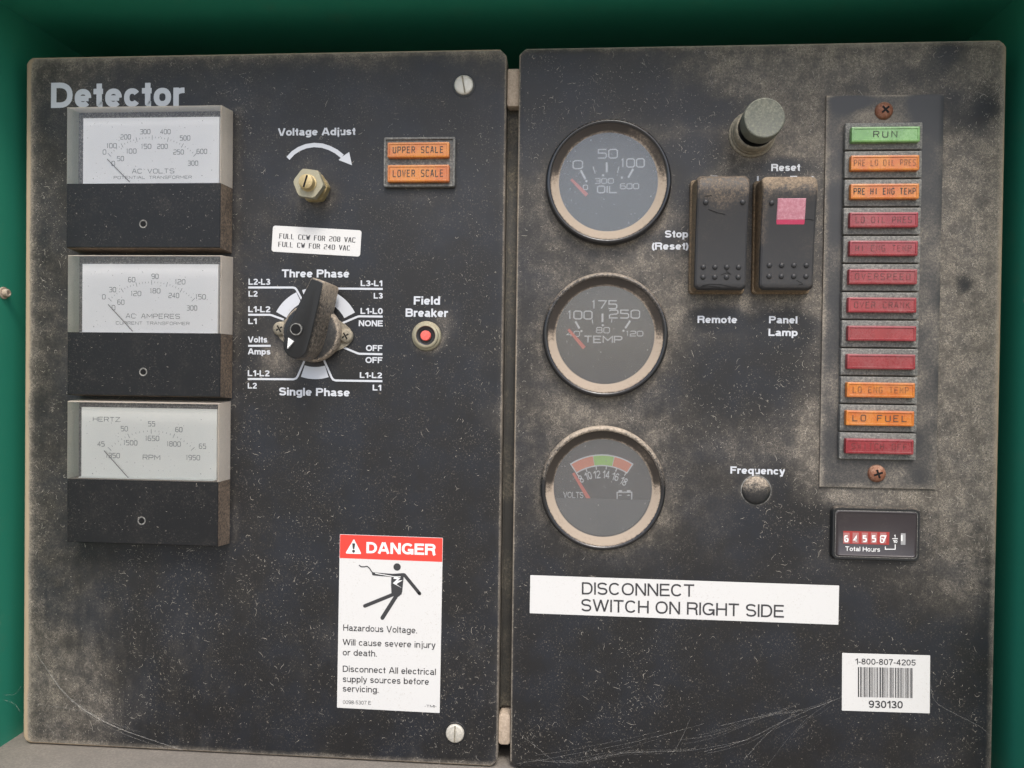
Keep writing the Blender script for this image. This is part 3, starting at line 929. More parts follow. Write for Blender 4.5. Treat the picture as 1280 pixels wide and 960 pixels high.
legend(RP, 'white word Run mostly hidden behind the rocker switch', [W('Run', zs(255, 373), zs(349, 373), 8.6)])
legend(RP, 'white words Stop (Reset) beside the left rocker switch', [W('Stop', zs(90, 573), zs(175, 573), 9), W('(Reset)', zs(43, 617), zs(176, 617), 9)])
legend(RP, 'white word Remote', [W('Remote', zs(209, 884), zs(353, 884), 9)])
legend(RP, 'white words Panel Lamp', [W('Panel', zs(469, 885), zs(572, 885), 9), W('Lamp', zs(467, 931), zs(573, 931), 9)])
legend(RP, 'white word Frequency', [W('Frequency', zf(98, 137), zf(388, 142), 9)])


def slotted(parent, px, py, r, ang):
    x, z = P(px, py)
    mb = MB()
    mb.lathe(x, z, [(r + .9, .02), (r + .7, .25), (r + .15, .3), (r + .1, .03)], 40, False)
    ring = mb.build('fastener_rim', M['black'], parent, 40)
    mb = MB()
    mb.lathe(x, z, [(r, .03), (r, .9), (r - .25, 1.25), (r - .9, 1.45), (.2, 1.55)], 40)
    f = mb.build('quarter_turn_fastener', M['screwhead'], parent, 40)
    mb = MB()
    c, s = math.cos(ang), math.sin(ang)
    mb.rprism(x, z, r * 1.8, .7, .05, 1.1, 1.6, 0, ang)
    mb.build('slot', M['collar'], f)
slotted(LP, 580, 107, 4.5, R(100))
slotted(LP, 569, 916, 4.3, R(88))


# ------------------------------------------------------------------ rectangular dial meters
GM = 'rectangular dial meters on the left panel'
FH, DH = 10.8, 5.0
ms = [((83.5, 133.5), (276.5, 131), 309.5, 229.2), ((84.5, 320), (276.5, 319), 494.8, 416), ((84, 504), (273.5, 504.5), 680.5, 600.5)]
labels = ['top rectangular meter reading AC VOLTS below the word Detector', 'middle rectangular meter reading AC AMPERES', 'bottom rectangular meter reading HERTZ with a yellowed dial']
meters = []
for i, (tl, tr, yb, ysp) in enumerate(ms):
    fx0, fx1 = P(*tl, FH)[0], P(*tr, FH)[0]
    fz1 = P(180, tl[1] - 1, FH)[1]
    fz0 = P(180, yb, FH)[1]
    zsp = P(180, ysp, FH)[1]
    cx, cz = (fx0 + fx1) / 2, (fz0 + fz1) / 2
    t = empty('dial_meter', cx, cz, 0, labels[i], 'meter', GM)
    meters.append((t, cx, cz))
    D = .8
    def lp(zl, zh, h, cx0=fx0, cx1=fx1):
        d = D * (FH - h) / FH
        return (cx0 - d, cx1 + d, zl, zh, h)
    # lower opaque half
    mb = MB(cx, cz)
    b = .35
    def ring(x0, x1, z0, z1, h):
        return [(x0, z0, h), (x1, z0, h), (x1, z1, h), (x0, z1, h)]
    ids = mb.loft([ring(fx0 - D, fx1 + D, fz0 - D, zsp, 0), ring(fx0, fx1, fz0, zsp, FH - b), ring(fx0 + b, fx1 - b, fz0 + b, zsp, FH)], True)
    # sides get the dust-caked material
    mb.m[0] = 1; mb.m[1] = 1; mb.m[3] = 1
    msk = mb.build('front_mask', [M['mask'], M['maskside']], t)
    # upper clear half: face and four walls
    mb = MB(cx, cz)
    T = 1.4
    zc = zsp + .02
    ids = mb.loft([ring(fx0 - D, fx1 + D, zc, fz1 + D, 0), ring(fx0, fx1, zc, fz1, FH - b), ring(fx0 + b, fx1 - b, zc, fz1 - b, FH)], True)
    # faces: 0 bottom,1 right,2 top,3 left | 4..7 bevel | 8 cap
    mb.m = [1, 1, 1, 1, 2, 2, 2, 2, 0]
    mb.f.pop(0); mb.m.pop(0)
    mb.build('clear_window', [M['clear'], M['clearside'], M['clearrim']], t)
    # inner frame behind the dial
    mb = MB(cx, cz)
    mb.box(fx0 - .5, fx1 + .5, zsp - 2, fz1 + .5, .3, 1.2)
    dx0, dx1 = P(104, 180, DH)[0], P(274, 180, DH)[0]
    dzt = P(180, (147, 330, 510)[i], DH)[1]
    mb.box(dx0 - 1.2, dx1 + 1.2, zsp - 1, dzt + 1.2, 1.25, 3.4, .4)
    mb.build('inner_frame', M['inner'], t)
    dm = M['dial'] if i < 2 else M['dialold']
    mb = MB(cx, cz)
    mb.box(dx0, dx1, zsp - 3, dzt, 3.5, DH)
    mb.box(dx0, dx1, zsp - 3, zsp + .35, DH, 7.2, .2)
    dial = mb.build('dial', dm, t)
    # printing on the dial
    mb = MB(cx, cz)
    hp = DH + .07
    if i == 0:
        zz = zoom(80, 140, 6.095)
        C = (672, 664); Rr = 471; n = 30
        tx = [('0', 308, 305), ('100', 362, 257), ('200', 470, 190), ('300', 618, 150), ('400', 772, 150), ('500', 922, 198), ('600', 1050, 300),
              ('0', 375, 392), ('50', 430, 355), ('100', 512, 298), ('150', 625, 262), ('200', 750, 262), ('250', 873, 305), ('300', 982, 390)]
        sc = 6.095
        ttl = [('AC VOLTS', 520, 838, 466, 32, .45), ('POTENTIAL TRANSFORMER', 380, 972, 508, 20, .3)]
        nd = ((328, 358), (500, 533))
    elif i == 1:
        zz = zoom(60, 310, 4.8)
        C = (622, 560); Rr = 355; n = 30
        tx = [('0', 335, 293), ('30', 387, 250), ('60', 502, 190), ('90', 642, 170), ('120', 792, 203), ('150', 915, 293),
              ('0', 393, 358), ('60', 437, 325), ('120', 527, 273), ('180', 642, 257), ('240', 755, 285), ('300', 863, 360)]
        sc = 4.8
        ttl = [('AC AMPERES', 468, 790, 422, 26, .45), ('CURRENT TRANSFORMER', 408, 848, 460, 17, .3)]
        nd = ((360, 338), (508, 500))
    else:
        zz = zoom(60, 490, 4.573)
        C = (590, 555); Rr = 332; n = 24
        tx = [('45', 303, 297), ('50', 436, 210), ('55', 592, 182), ('60', 748, 215), ('65', 883, 310),
              ('1350', 370, 363), ('1500', 470, 290), ('1650', 595, 265), ('1800', 718, 297), ('1950', 828, 375)]
        sc = 4.573
        ttl = [('HERTZ', 258, 410, 168, 24, .45), ('RPM', 543, 640, 387, 26, .45)]
        nd = ((320, 335), (460, 492))
    chh = 5.6 * sc if i == 0 else 5.7 * sc
    for s_, x, y in tx:
        wd = chh * (.78 * len(s_) - .12)
        stroke(mb, s_, zz(x - wd / 2, y + chh / 2), zz(x + wd / 2, y + chh / 2), chh / sc, hp, .26, gap=.32, wide=.8)
    for s_, a, bb, y, c, ww in ttl:
        stroke(mb, s_, zz(a, y), zz(bb, y), c / sc, hp, .25 if c > 22 else .17, gap=.35, wide=1.0)
    maj = 5 if n == 30 else 6
    for k in range(n + 1):
        th = R(135 - 90.0 * k / n) if i else R(134 - 88.0 * k / n)
        if i == 2: th = R(136 - 92.0 * k / n)
        big = (k % maj == 0)
        r0, r1 = (Rr - 3.2 * sc, Rr + 2.6 * sc) if big else (Rr - 1.0 * sc, Rr + 1.0 * sc)
        pa = zz(C[0] + r0 * math.cos(th), C[1] - r0 * math.sin(th)); pb = zz(C[0] + r1 * math.cos(th), C[1] - r1 * math.sin(th))
        mb.strip([P(*pa, hp), P(*pb, hp)], .2 if big else .16, hp + .01)
    mb.build('scale_print', M['dialink'], dial)
    # pointer
    mb = MB(cx, cz)
    a = P(*zz(*nd[0]), DH + .9); bq = P(*zz(*nd[1]), DH + .9)
    mb.strip([a, bq], .34, DH + .9)
    mb.build('pointer', M['needle'], t)
    # dark hub peeping over the lip
    # zero adjuster
    zx, zy = [(179, 280), (179, 465), (177, 651)][i]
    x, z = P(zx, zy, FH)
    mb = MB(cx, cz)
    mb.lathe(x, z, [(2.0, FH - .05), (1.9, FH + .12), (1.5, FH + .12), (1.35, FH + .02)], 28, False)
    zr = mb.build('zero_adjuster', M['housing'], t, 50)
    mb = MB(cx, cz)
    mb.lathe(x, z, [(1.45, FH + .03), (.1, FH + .03)], 24)
    mb.build('adjuster_hole', M['blackclean'], zr)

# ------------------------------------------------------------------ round gauges
GG = 'round gauges on the right panel'
gspec = [((760.6, 226), 'top round gauge reading OIL with a red pointer'), ((756.5, 418.5), 'middle round gauge reading TEMP with a red pointer'),
         ((753.5, 611), 'bottom round gauge reading VOLTS with a red and green band')]
RIMH, GLH = 5.2, 3.0
for gi, (cpx, lab) in enumerate(gspec):
    x, z = P(*cpx, RIMH)
    t = empty('round_gauge', x, z, 0, lab, 'gauge', GG)
    mb = MB(x, z)
    mb.lathe(x, z, [(28.4, 0), (28.4, 3.2), (28.0, 4.6), (27.3, RIMH), (26.7, RIMH), (26.2, RIMH - .6)], 96, False)
    ro = mb.build('outer_rim', M['rim'], t, 60)
    at = ro.data.attributes.new('dust', 'FLOAT', 'POINT')
    at.data.foreach_set('value', [(0.0, .26, .50)[gi] * max(math.sin(math.atan2(v.co.z, v.co.x)), 0) ** .7 for v in ro.data.vertices])
    mb = MB(x, z)
    ncone = 96
    mb.lathe(x, z, [(26.25, RIMH - .65), (25.6, RIMH - .9), (25.0, 4.0), (23.4, 3.35), (22.6, GLH + .1), (22.2, GLH - .2)], ncone, False)
    co = mb.build('inner_cone', M['cone'], t, 60)
    at = co.data.attributes.new('dust', 'FLOAT', 'POINT')
    vals = []
    lim = [.02, -.08, -.05][gi]
    for v in co.data.vertices:
        a = math.atan2(v.co.z, v.co.x)
        s = math.sin(a)
        r = math.hypot(v.co.x, v.co.z) * 1000
        d = .75 * (1 - min(max((s - lim + .1) / .3, 0), 1))
        d += .04 * math.sin(a * 9 + gi) + ([.02, -.05, -.07][gi] + (.14 if math.cos(a) > .35 else 0) if s > lim + .15 else .1)
        if r < 22.65: d += .35
        if r > 26.2: d -= .5
        vals.append(d)
    at.data.foreach_set('value', vals)
    # card, print, glass
    mb = MB(x, z)
    mb.lathe(x, z, [(22.6, .2), (22.6, .6)], 64)
    card = mb.build('gauge_card', M['gaugeface'], t)
    mb = MB(x, z)
    hp = .69
    if gi == 0:
        zz, sc = zoom(670, 130, 5.05), 5.05
        for s_, a, b, y, c, w in [('0', 234, 293, 408, 50, .50), ('50', 390, 513, 341, 54, .50), ('100', 532, 683, 398, 52, .50), ('300', 372, 488, 501, 30, .36), ('0', 298, 326, 540, 28, .36), ('600', 532, 648, 535, 32, .36), ('OIL', 388, 510, 560, 42, .50)]:
            stroke(mb, s_, zz(a, y), zz(b, y), c / sc, hp, w, gap=.28)
        tk = [((282, 418), (312, 475), .9), ((360, 395), (374, 440), .4), ((446, 368), (446, 432), .9), ((524, 395), (514, 435), .4), ((613, 410), (582, 465), .9)]
        dots = [(318, 487), (423, 450), (542, 465)]
        nd = [(222, 475), (322, 576)]
    elif gi == 1:
        zz, sc = zoom(670, 330, 5.333), 5.333
        for s_, a, b, y, c, w in [('175', 368, 538, 297, 52, .50), ('100', 208, 373, 366, 52, .50), ('250', 489, 690, 360, 52, .50), ('40', 205, 290, 482, 34, .36), ('80', 402, 490, 459, 36, .36), ('120', 598, 712, 480, 32, .36), ('TEMP', 322, 572, 524, 42, .50)]:
            stroke(mb, s_, zz(a, y), zz(b, y), c / sc, hp, w, gap=.28)
        tk = [((262, 382), (290, 430), .9), ((375, 370), (378, 395), .4), ((443, 330), (443, 388), .9), ((506, 368), (503, 390), .4), ((628, 378), (595, 428), .9)]
        dots = [(303, 447), (445, 408), (583, 445)]
        nd = [(215, 435), (322, 560)]
    else:
        zz, sc = zoom(670, 520, 5.333), 5.333
        tk, dots = [], []
        nd = [(248, 380), (352, 552)]
        C = (438, 640)
        def arc(r0, r1, a0, a1, hh, m):
            mb.mi = m
            k = 10
            A = [R(90 - (a0 + (a1 - a0) * j / k)) for j in range(k + 1)]
            mb.poly([P(*zz(C[0] + r1 * math.cos(a), C[1] - r1 * math.sin(a)), hh) for a in A] + [P(*zz(C[0] + r0 * math.cos(a), C[1] - r0 * math.sin(a)), hh) for a in A[::-1]], hh)
        arc(306, 385, -33.5, 33.5, hp, 0)
        arc(314, 376, -32.3, -9, hp + .03, 1); arc(314, 376, -8.6, 12.6, hp + .03, 2); arc(314, 376, 13.2, 32.3, hp + .03, 1)
        mb.mi = 0
        for a in (-33, -20, -7, 6, 19, 32):
            th = R(90 - a)
            mb.strip([P(*zz(C[0] + r * math.cos(th), C[1] - r * math.sin(th)), hp + .05) for r in (285, 312)], .45, hp + .05)
        for s_, a, cx_, cy_ in [('8', -30, 300, 420), ('10', -17, 349, 399), ('12', -5, 406, 390), ('14', 6, 467, 390), ('16', 17, 529, 404), ('18', 29, 584, 435)]:
            wd = 46 if len(s_) > 1 else 26
            c, s = math.cos(R(a)), math.sin(R(a))
            A = (cx_ - wd / 2 * c - 26 * s, cy_ - wd / 2 * s + 26 * c)
            B = (cx_ + wd / 2 * c - 26 * s, cy_ + wd / 2 * s + 26 * c)
            write(mb, s_, zz(*A), zz(*B), 52 / sc, hp, .14, level=False)
        write(mb, 'VOLTS', zz(182, 546), zz(315, 546), 40 / sc, hp, .12)
        bp = [(541, 560), (541, 508), (638, 508), (638, 560)]
        mb.strip([P(*zz(*p), hp) for p in bp], .5, hp)
        for xx in (562, 618):
            mb.strip([P(*zz(xx, 506), hp), P(*zz(xx, 494), hp)], 1.6, hp + .02)
            mb.strip([P(*zz(xx - 10, 528), hp), P(*zz(xx + 8, 528), hp)], .4, hp + .02)
    for a, b, w in tk:
        mb.strip([P(*zz(*a), hp), P(*zz(*b), hp)], w, hp)
    for p in dots:
        q = P(*zz(*p), hp)
        mb.poly([(q[0] + .55 * math.cos(k * .785), q[1] + .55 * math.sin(k * .785)) for k in range(8)], hp + .02)
    mb.build('scale_print', [M['gaugeink'], M['redband'], M['greenband']], card)
    if gi == 2:
        mb = MB(x, z)
        zc = P(*zz(440, 552), 1.6)[1]
        pts = [(x + 22.0 * math.cos(a), z + 22.0 * math.sin(a)) for a in np.linspace(math.pi, 2 * math.pi, 33)]
        pts = [(px, min(pz, zc)) for px, pz in pts]
        mb.loft([[(p[0], p[1], 1.3) for p in pts], [(p[0], p[1], 1.7) for p in pts]], True)
        mb.build('movement_shield', M['gaugecover'], t)
    mb = MB(x, z)
    a, b = P(*zz(*nd[0]), 1.25), P(*zz(*nd[1]), 1.25)
    mb.strip([a, b], 1.55, 1.2, wf=lambda q: .75 + .4 * q)
    mb.build('pointer', M['redneedle'], t)
    mb = MB(x, z)
    mb.lathe(x, z, [(22.5, GLH - .05), (12, GLH), (.1, GLH)], 64, True)
    mb.build('gauge_glass', M['glasssky'] if gi == 0 else M['glass'], t)

# ------------------------------------------------------------------ voltage adjuster (threaded shaft with two hex nuts)
x, z = P(395.5, 236.5)
t = empty('voltage_adjuster', x, z, 0, 'slotted brass coloured shaft with two hex nuts under the curved arrow', 'adjuster')
def hexnut(name, h0, h1, rr, ph, mat):
    mb = MB(x, z)
    n = 48
    def lp(r, h, chf):
        out = []
        for k in range(n):
            a = 2 * math.pi * k / n
            q = (a - ph) % (math.pi / 3) - math.pi / 6
            rh = rr * math.cos(math.pi / 6) / math.cos(q)
            rr_ = min(rh, r) if chf else rh
            out.append((x + rr_ * math.cos(a), z + rr_ * math.sin(a), h))
        return out
    mb.loft([lp(99, h0, 0), lp(99, h1 - .5, 0), lp(rr * .93, h1, 1), [(x + 3.4 * math.cos(2 * math.pi * k / n), z + 3.4 * math.sin(2 * math.pi * k / n), h1) for k in range(n)]], True)
    return mb.build(name, mat, t, 25)
mb = MB(x, z); mb.lathe(x, z, [(6.4, 0), (6.4, .5), (6.2, .7), (3, .7)], 40); mb.build('washer', M['collar'], t, 40)
hexnut('hex_nut', .7, 4.6, 7.2, R(3), M['brass'])
mb = MB(x, z); mb.lathe(x, z, [(4.2, 4.6), (4.2, 8.2)], 32); mb.build('threaded_bushing', M['brass'], t, 40)
hexnut('hex_nut', 7.8, 11.4, 7.3, R(52), M['zinc'])
mb = MB(x, z); mb.lathe(x, z, [(3.9, 11.4), (3.9, 11.7), (3.4, 11.9), (3.4, 14.2), (3.2, 14.9), (2.6, 15.2), (.2, 15.3)], 36)
sh = mb.build('shaft', M['brass'], t, 40)
mb = MB(x, z); mb.rprism(x, z, 5.6, .8, .1, 14.8, 15.4, 0, R(73)); mb.build('slot', M['blackclean'], sh)

# ------------------------------------------------------------------ rotary selector switch
x, z = CXp, CZp
t = empty('rotary_switch', x, z, 0, 'black rotary selector switch with a long dusty pointer knob', 'switch')
mb = MB(x, z)
sa = P(348.5, 411); sb = P(432, 420.5)
sa = (sa[0] - .2, sa[1]); 
lp0 = []
def ear(h):
    pts = []
    for k in range(40):
        a = 2 * math.pi * k / 40
        r = 12.2 + 6.3 * max(0, abs(math.cos(a + R(5)))) ** 10
        pts.append((x + r * math.cos(a), z + r * math.sin(a), h))
    return pts
mb.loft([ear(0), ear(1.0)], True)
mb.build('mounting_plate', M['collar'], t, 40)
for px, py in ((350, 411), (432.5, 420)):
    qx, qz = P(px, py, 1.5)
    mb = MB(x, z)
    mb.lathe(qx, qz, [(3.4, 1.0), (3.3, 1.8), (2.6, 2.5), (1.2, 2.8), (.1, 2.85)], 28)
    s_ = mb.build('mounting_screw', M['collar'], t, 50)
    mb = MB(x, z)
    mb.rprism(qx, qz, 3.4, .7, .1, 2.0, 2.83, 0, R(30)); mb.rprism(qx, qz, 3.4, .7, .1, 2.0, 2.85, 0, R(120))
    mb.build('cross_slot', M['blackclean'], s_)
mb = MB(x, z)
mb.lathe(x, z, [(13.3, 1.0), (13.6, 2.5), (13.4, 6.3), (12.9, 7.0), (12.0, 7.3), (.1, 7.6)], 64)
sk = mb.build('knob_skirt', M['black'], t, 50)
at = sk.data.attributes.new('dust', 'FLOAT', 'POINT')
vv = []
for v in sk.data.vertices:
    r = math.hypot(v.co.x, v.co.z) * 1000; h = -v.co.y * 1000
    d = -.02 + (.40 if r > 12.6 else 0)
    if v.co.x > 0 and r > 11: d += .12
    vv.append(d)
at.data.foreach_set('value', vv)
# handle: tapering bar leaning up and right
ang = R(90 - 19.5)
ux, uz = math.cos(ang), math.sin(ang)
def bar(w0, w1, l0, l1, h, r=1.5, hend=None, hlow=None):
    """outline of the bar, from -l0 to +l1 along the axis"""
    pts = []
    tipn, lown = 6, 10
    for k in range(lown + 1):            # rounded lower end
        a = math.pi + math.pi * k / lown
        pts.append((math.sin(a - math.pi) * 0 - l0 + w0 / 2 - math.sin(a - math.pi) * w0 / 2, math.cos(a) * w0 / 2))
    L = [(s, q) for s, q in pts]
    L += [(0.0, w0 / 2 * .98), (l1 * .5, (w0 + w1) / 4), (l1 - .9, w1 / 2), (l1 - .2, w1 / 2 - .5), (l1, 0), (l1 - .2, -w1 / 2 + .5), (l1 - .9, -w1 / 2), (l1 * .5, -(w0 + w1) / 4), (0.0, -w0 / 2 * .98)]
    out = []
    for s, q in L:
        hh = h if hend is None else h + (hend - h) * max(0, s) / l1
        if hlow is not None and s < 0:
            hh = h + (hlow - h) * min(1, -s / l0)
        out.append((x + s * ux + q * uz, z + s * uz - q * ux, hh))
    return out[::1]
loops = [bar(16.4, 9.6, 13.2, 24.4, 4.5), bar(16.0, 9.4, 13.3, 24.6, 7.2), bar(12.6, 7.4, 13.0, 24.6, 17.5, hend=18.5, hlow=16.2), bar(11.6, 6.2, 12.6, 24.3, 20.6, hend=21.0, hlow=18.6), bar(10.6, 5.2, 11.8, 23.7, 21.2, hend=21.5, hlow=19.2)]
# orientation check so that faces point outward
def area(lp):
    return sum(lp[i][0] * lp[(i + 1) % len(lp)][1] - lp[(i + 1) % len(lp)][0] * lp[i][1] for i in range(len(lp)))
if area(loops[0]) < 0:
    loops = [l[::-1] for l in loops]
mb = MB(x, z)
mb.loft(loops, True)
hd = mb.build('pointer_handle', M['black'], t, 35)
at = hd.data.attributes.new('dust', 'FLOAT', 'POINT')
vv = []
nl = len(loops[0])
for v in hd.data.vertices:
    li = v.index // nl
    side = v.co.x * uz - v.co.z * ux       # + on the lower right side
    sv = v.co.x * 1000 * ux + v.co.z * 1000 * uz
    d = (.34 if side > .0005 else .05) if li < 3 else (.16 if li == 3 and side > 0 else -.04)
    if sv > 22 and li < 4: d += .3
    vv.append(d)
at.data.foreach_set('value', vv)
mb = MB(x, z)
hx, hz = P(370, 411.5, 21.3)
mb.lathe(hx, hz, [(2.7, 20.4), (2.7, 21.55), (2.3, 21.6), (2.2, 21.4)], 28, False)
hr = mb.build('set_screw_collar', M['housing'], hd, 50)
mb = MB(x, z); mb.lathe(hx, hz, [(2.25, 21.5), (.1, 21.5)], 24); mb.build('set_screw_hole', M['blackclean'], hd)
mb = MB(x, z)
zk = z6
pts = [P(*zk(*p), 21.0) for p in ((376, 545), (412, 570), (370, 618))]
mb.loft([[(*p, 17.0) for p in pts[::-1]], [(*p, 21.3) for p in pts[::-1]]], True)
mb.build('white_arrow', M['white'], hd)

# ------------------------------------------------------------------ field breaker
x, z = P(533.5, 420)
t = empty('breaker_button', x, z, 0, 'small round breaker with a red button under the words Field Breaker', 'breaker')
mb = MB(x, z); mb.lathe(x, z, [(6.9, 0), (6.9, 1.0), (6.5, 1.5), (5.9, 1.7), (5.7, 2.8), (5.2, 3.2), (4.6, 3.2), (4.4, 2.6)], 48, False)
mb.build('ring_nut', M['zinc'], t, 40)
mb = MB(x, z); mb.lathe(x, z, [(4.5, 2.55), (3.9, 2.2), (3.4, 2.2), (3.2, 1.6), (.1, 1.5)], 40); mb.build('black_bushing', M['black'], t, 40)
mb = MB(x, z); mb.lathe(x, z, [(2.35, 1.5), (2.35, 3.6), (2.1, 3.9), (.1, 4.0)], 32); mb.build('red_button', M['redbutton'], t, 40)

# ------------------------------------------------------------------ lamp block UPPER / LOWER SCALE
def rim(mb, cx, cz, w, h, wall, h0, h1):
    o = rrect(cx, cz, w, h, .8)
    i = rrect(cx, cz, w - 2 * wall, h - 2 * wall, .5)
    mb.loft([[(*p, h0) for p in o], [(*p, h1 - .15) for p in o], [(p[0] + (.15 if p[0] < cx else -.15), p[1] + (.15 if p[1] < cz else -.15), h1) for p in o],
             [(*p, h1) for p in i], [(*p, h0) for p in i]], False)


def lens(parent, ox, oz, cx, cz, w, h, h0, mat, txt, strong=False, lox=None, frac=.84):
    mb = MB(ox, oz)
    def rl(i, hh_):
        return [(*p, hh_) for p in rrect(cx, cz, w - 2 * i, h - 2 * i, max(.5 - i, .06))]
    t1 = h0 + 2.6
    # outer skirt, rolled edge, then a very shallow recessed window
    mb.loft([rl(0, h0), rl(0, t1 - .5), rl(.15, t1 - .15), rl(.5, t1), rl(.95, t1), rl(1.15, t1 - .3)], True)
    # shallow recessed window on the front
    l = mb.build('lens', mat, parent, 35)
    if txt:
        mb = MB(ox, oz)
        th = h0 + 2.39
        n = len(txt)
        full = w * frac
        tw = min(full, h * .62 * n * .92)
        # lettering laid out in mm
        x0 = cx - tw / 2
        ch = h * .38
        k = 0
        adv = tw / n
        for j, c in enumerate(txt):
            if c == ' ':
                continue
            for pl in G[c]:
                pts = [(x0 + j * adv + (.18 + .56 * (px if c != 'I' else .5)) * adv, cz - ch / 2 + pz * ch) for px, pz in pl]
                closed = pts[0] == pts[-1]
                mb.strip(pts[:-1] if closed else pts, .42, th + .012 * (k % 3), closed)
                k += 1
        mb.build('lens_lettering', M['legendstrong'] if strong else M['legend'], l)
    return l

a, b = P(480, 172, 2.6), P(568.3, 233, 2.6)
cx, cz = (a[0] + b[0]) / 2, (a[1] + b[1]) / 2
w, hh = b[0] - a[0], a[1] - b[1]
t = empty('lamp_block', cx, cz, 0, 'small grey block with two orange lamps reading UPPER SCALE and LOWER SCALE', 'indicator lamps')
mb = MB(cx, cz)
mb.rprism(cx, cz, w - 1.2, hh - 1.2, .6, 0, 1.9)
rim(mb, cx, cz, w, hh, .9, 0, 2.7)
mb.build('housing', M['housing'], t, 35)
for txt, y0, y1 in (('UPPER SCALE', 177.7, 196.3), ('LOWER SCALE', 206, 226.9)):
    p, q = P(484.2, y0, 4.5), P(561.2, y1, 4.5)
    l = lens(t, cx, cz, (p[0] + q[0]) / 2, (p[1] + q[1]) / 2, q[0] - p[0], p[1] - q[1], 1.9, M['lens_orange'], txt, True)
    l['label'] = 'orange lens reading ' + txt

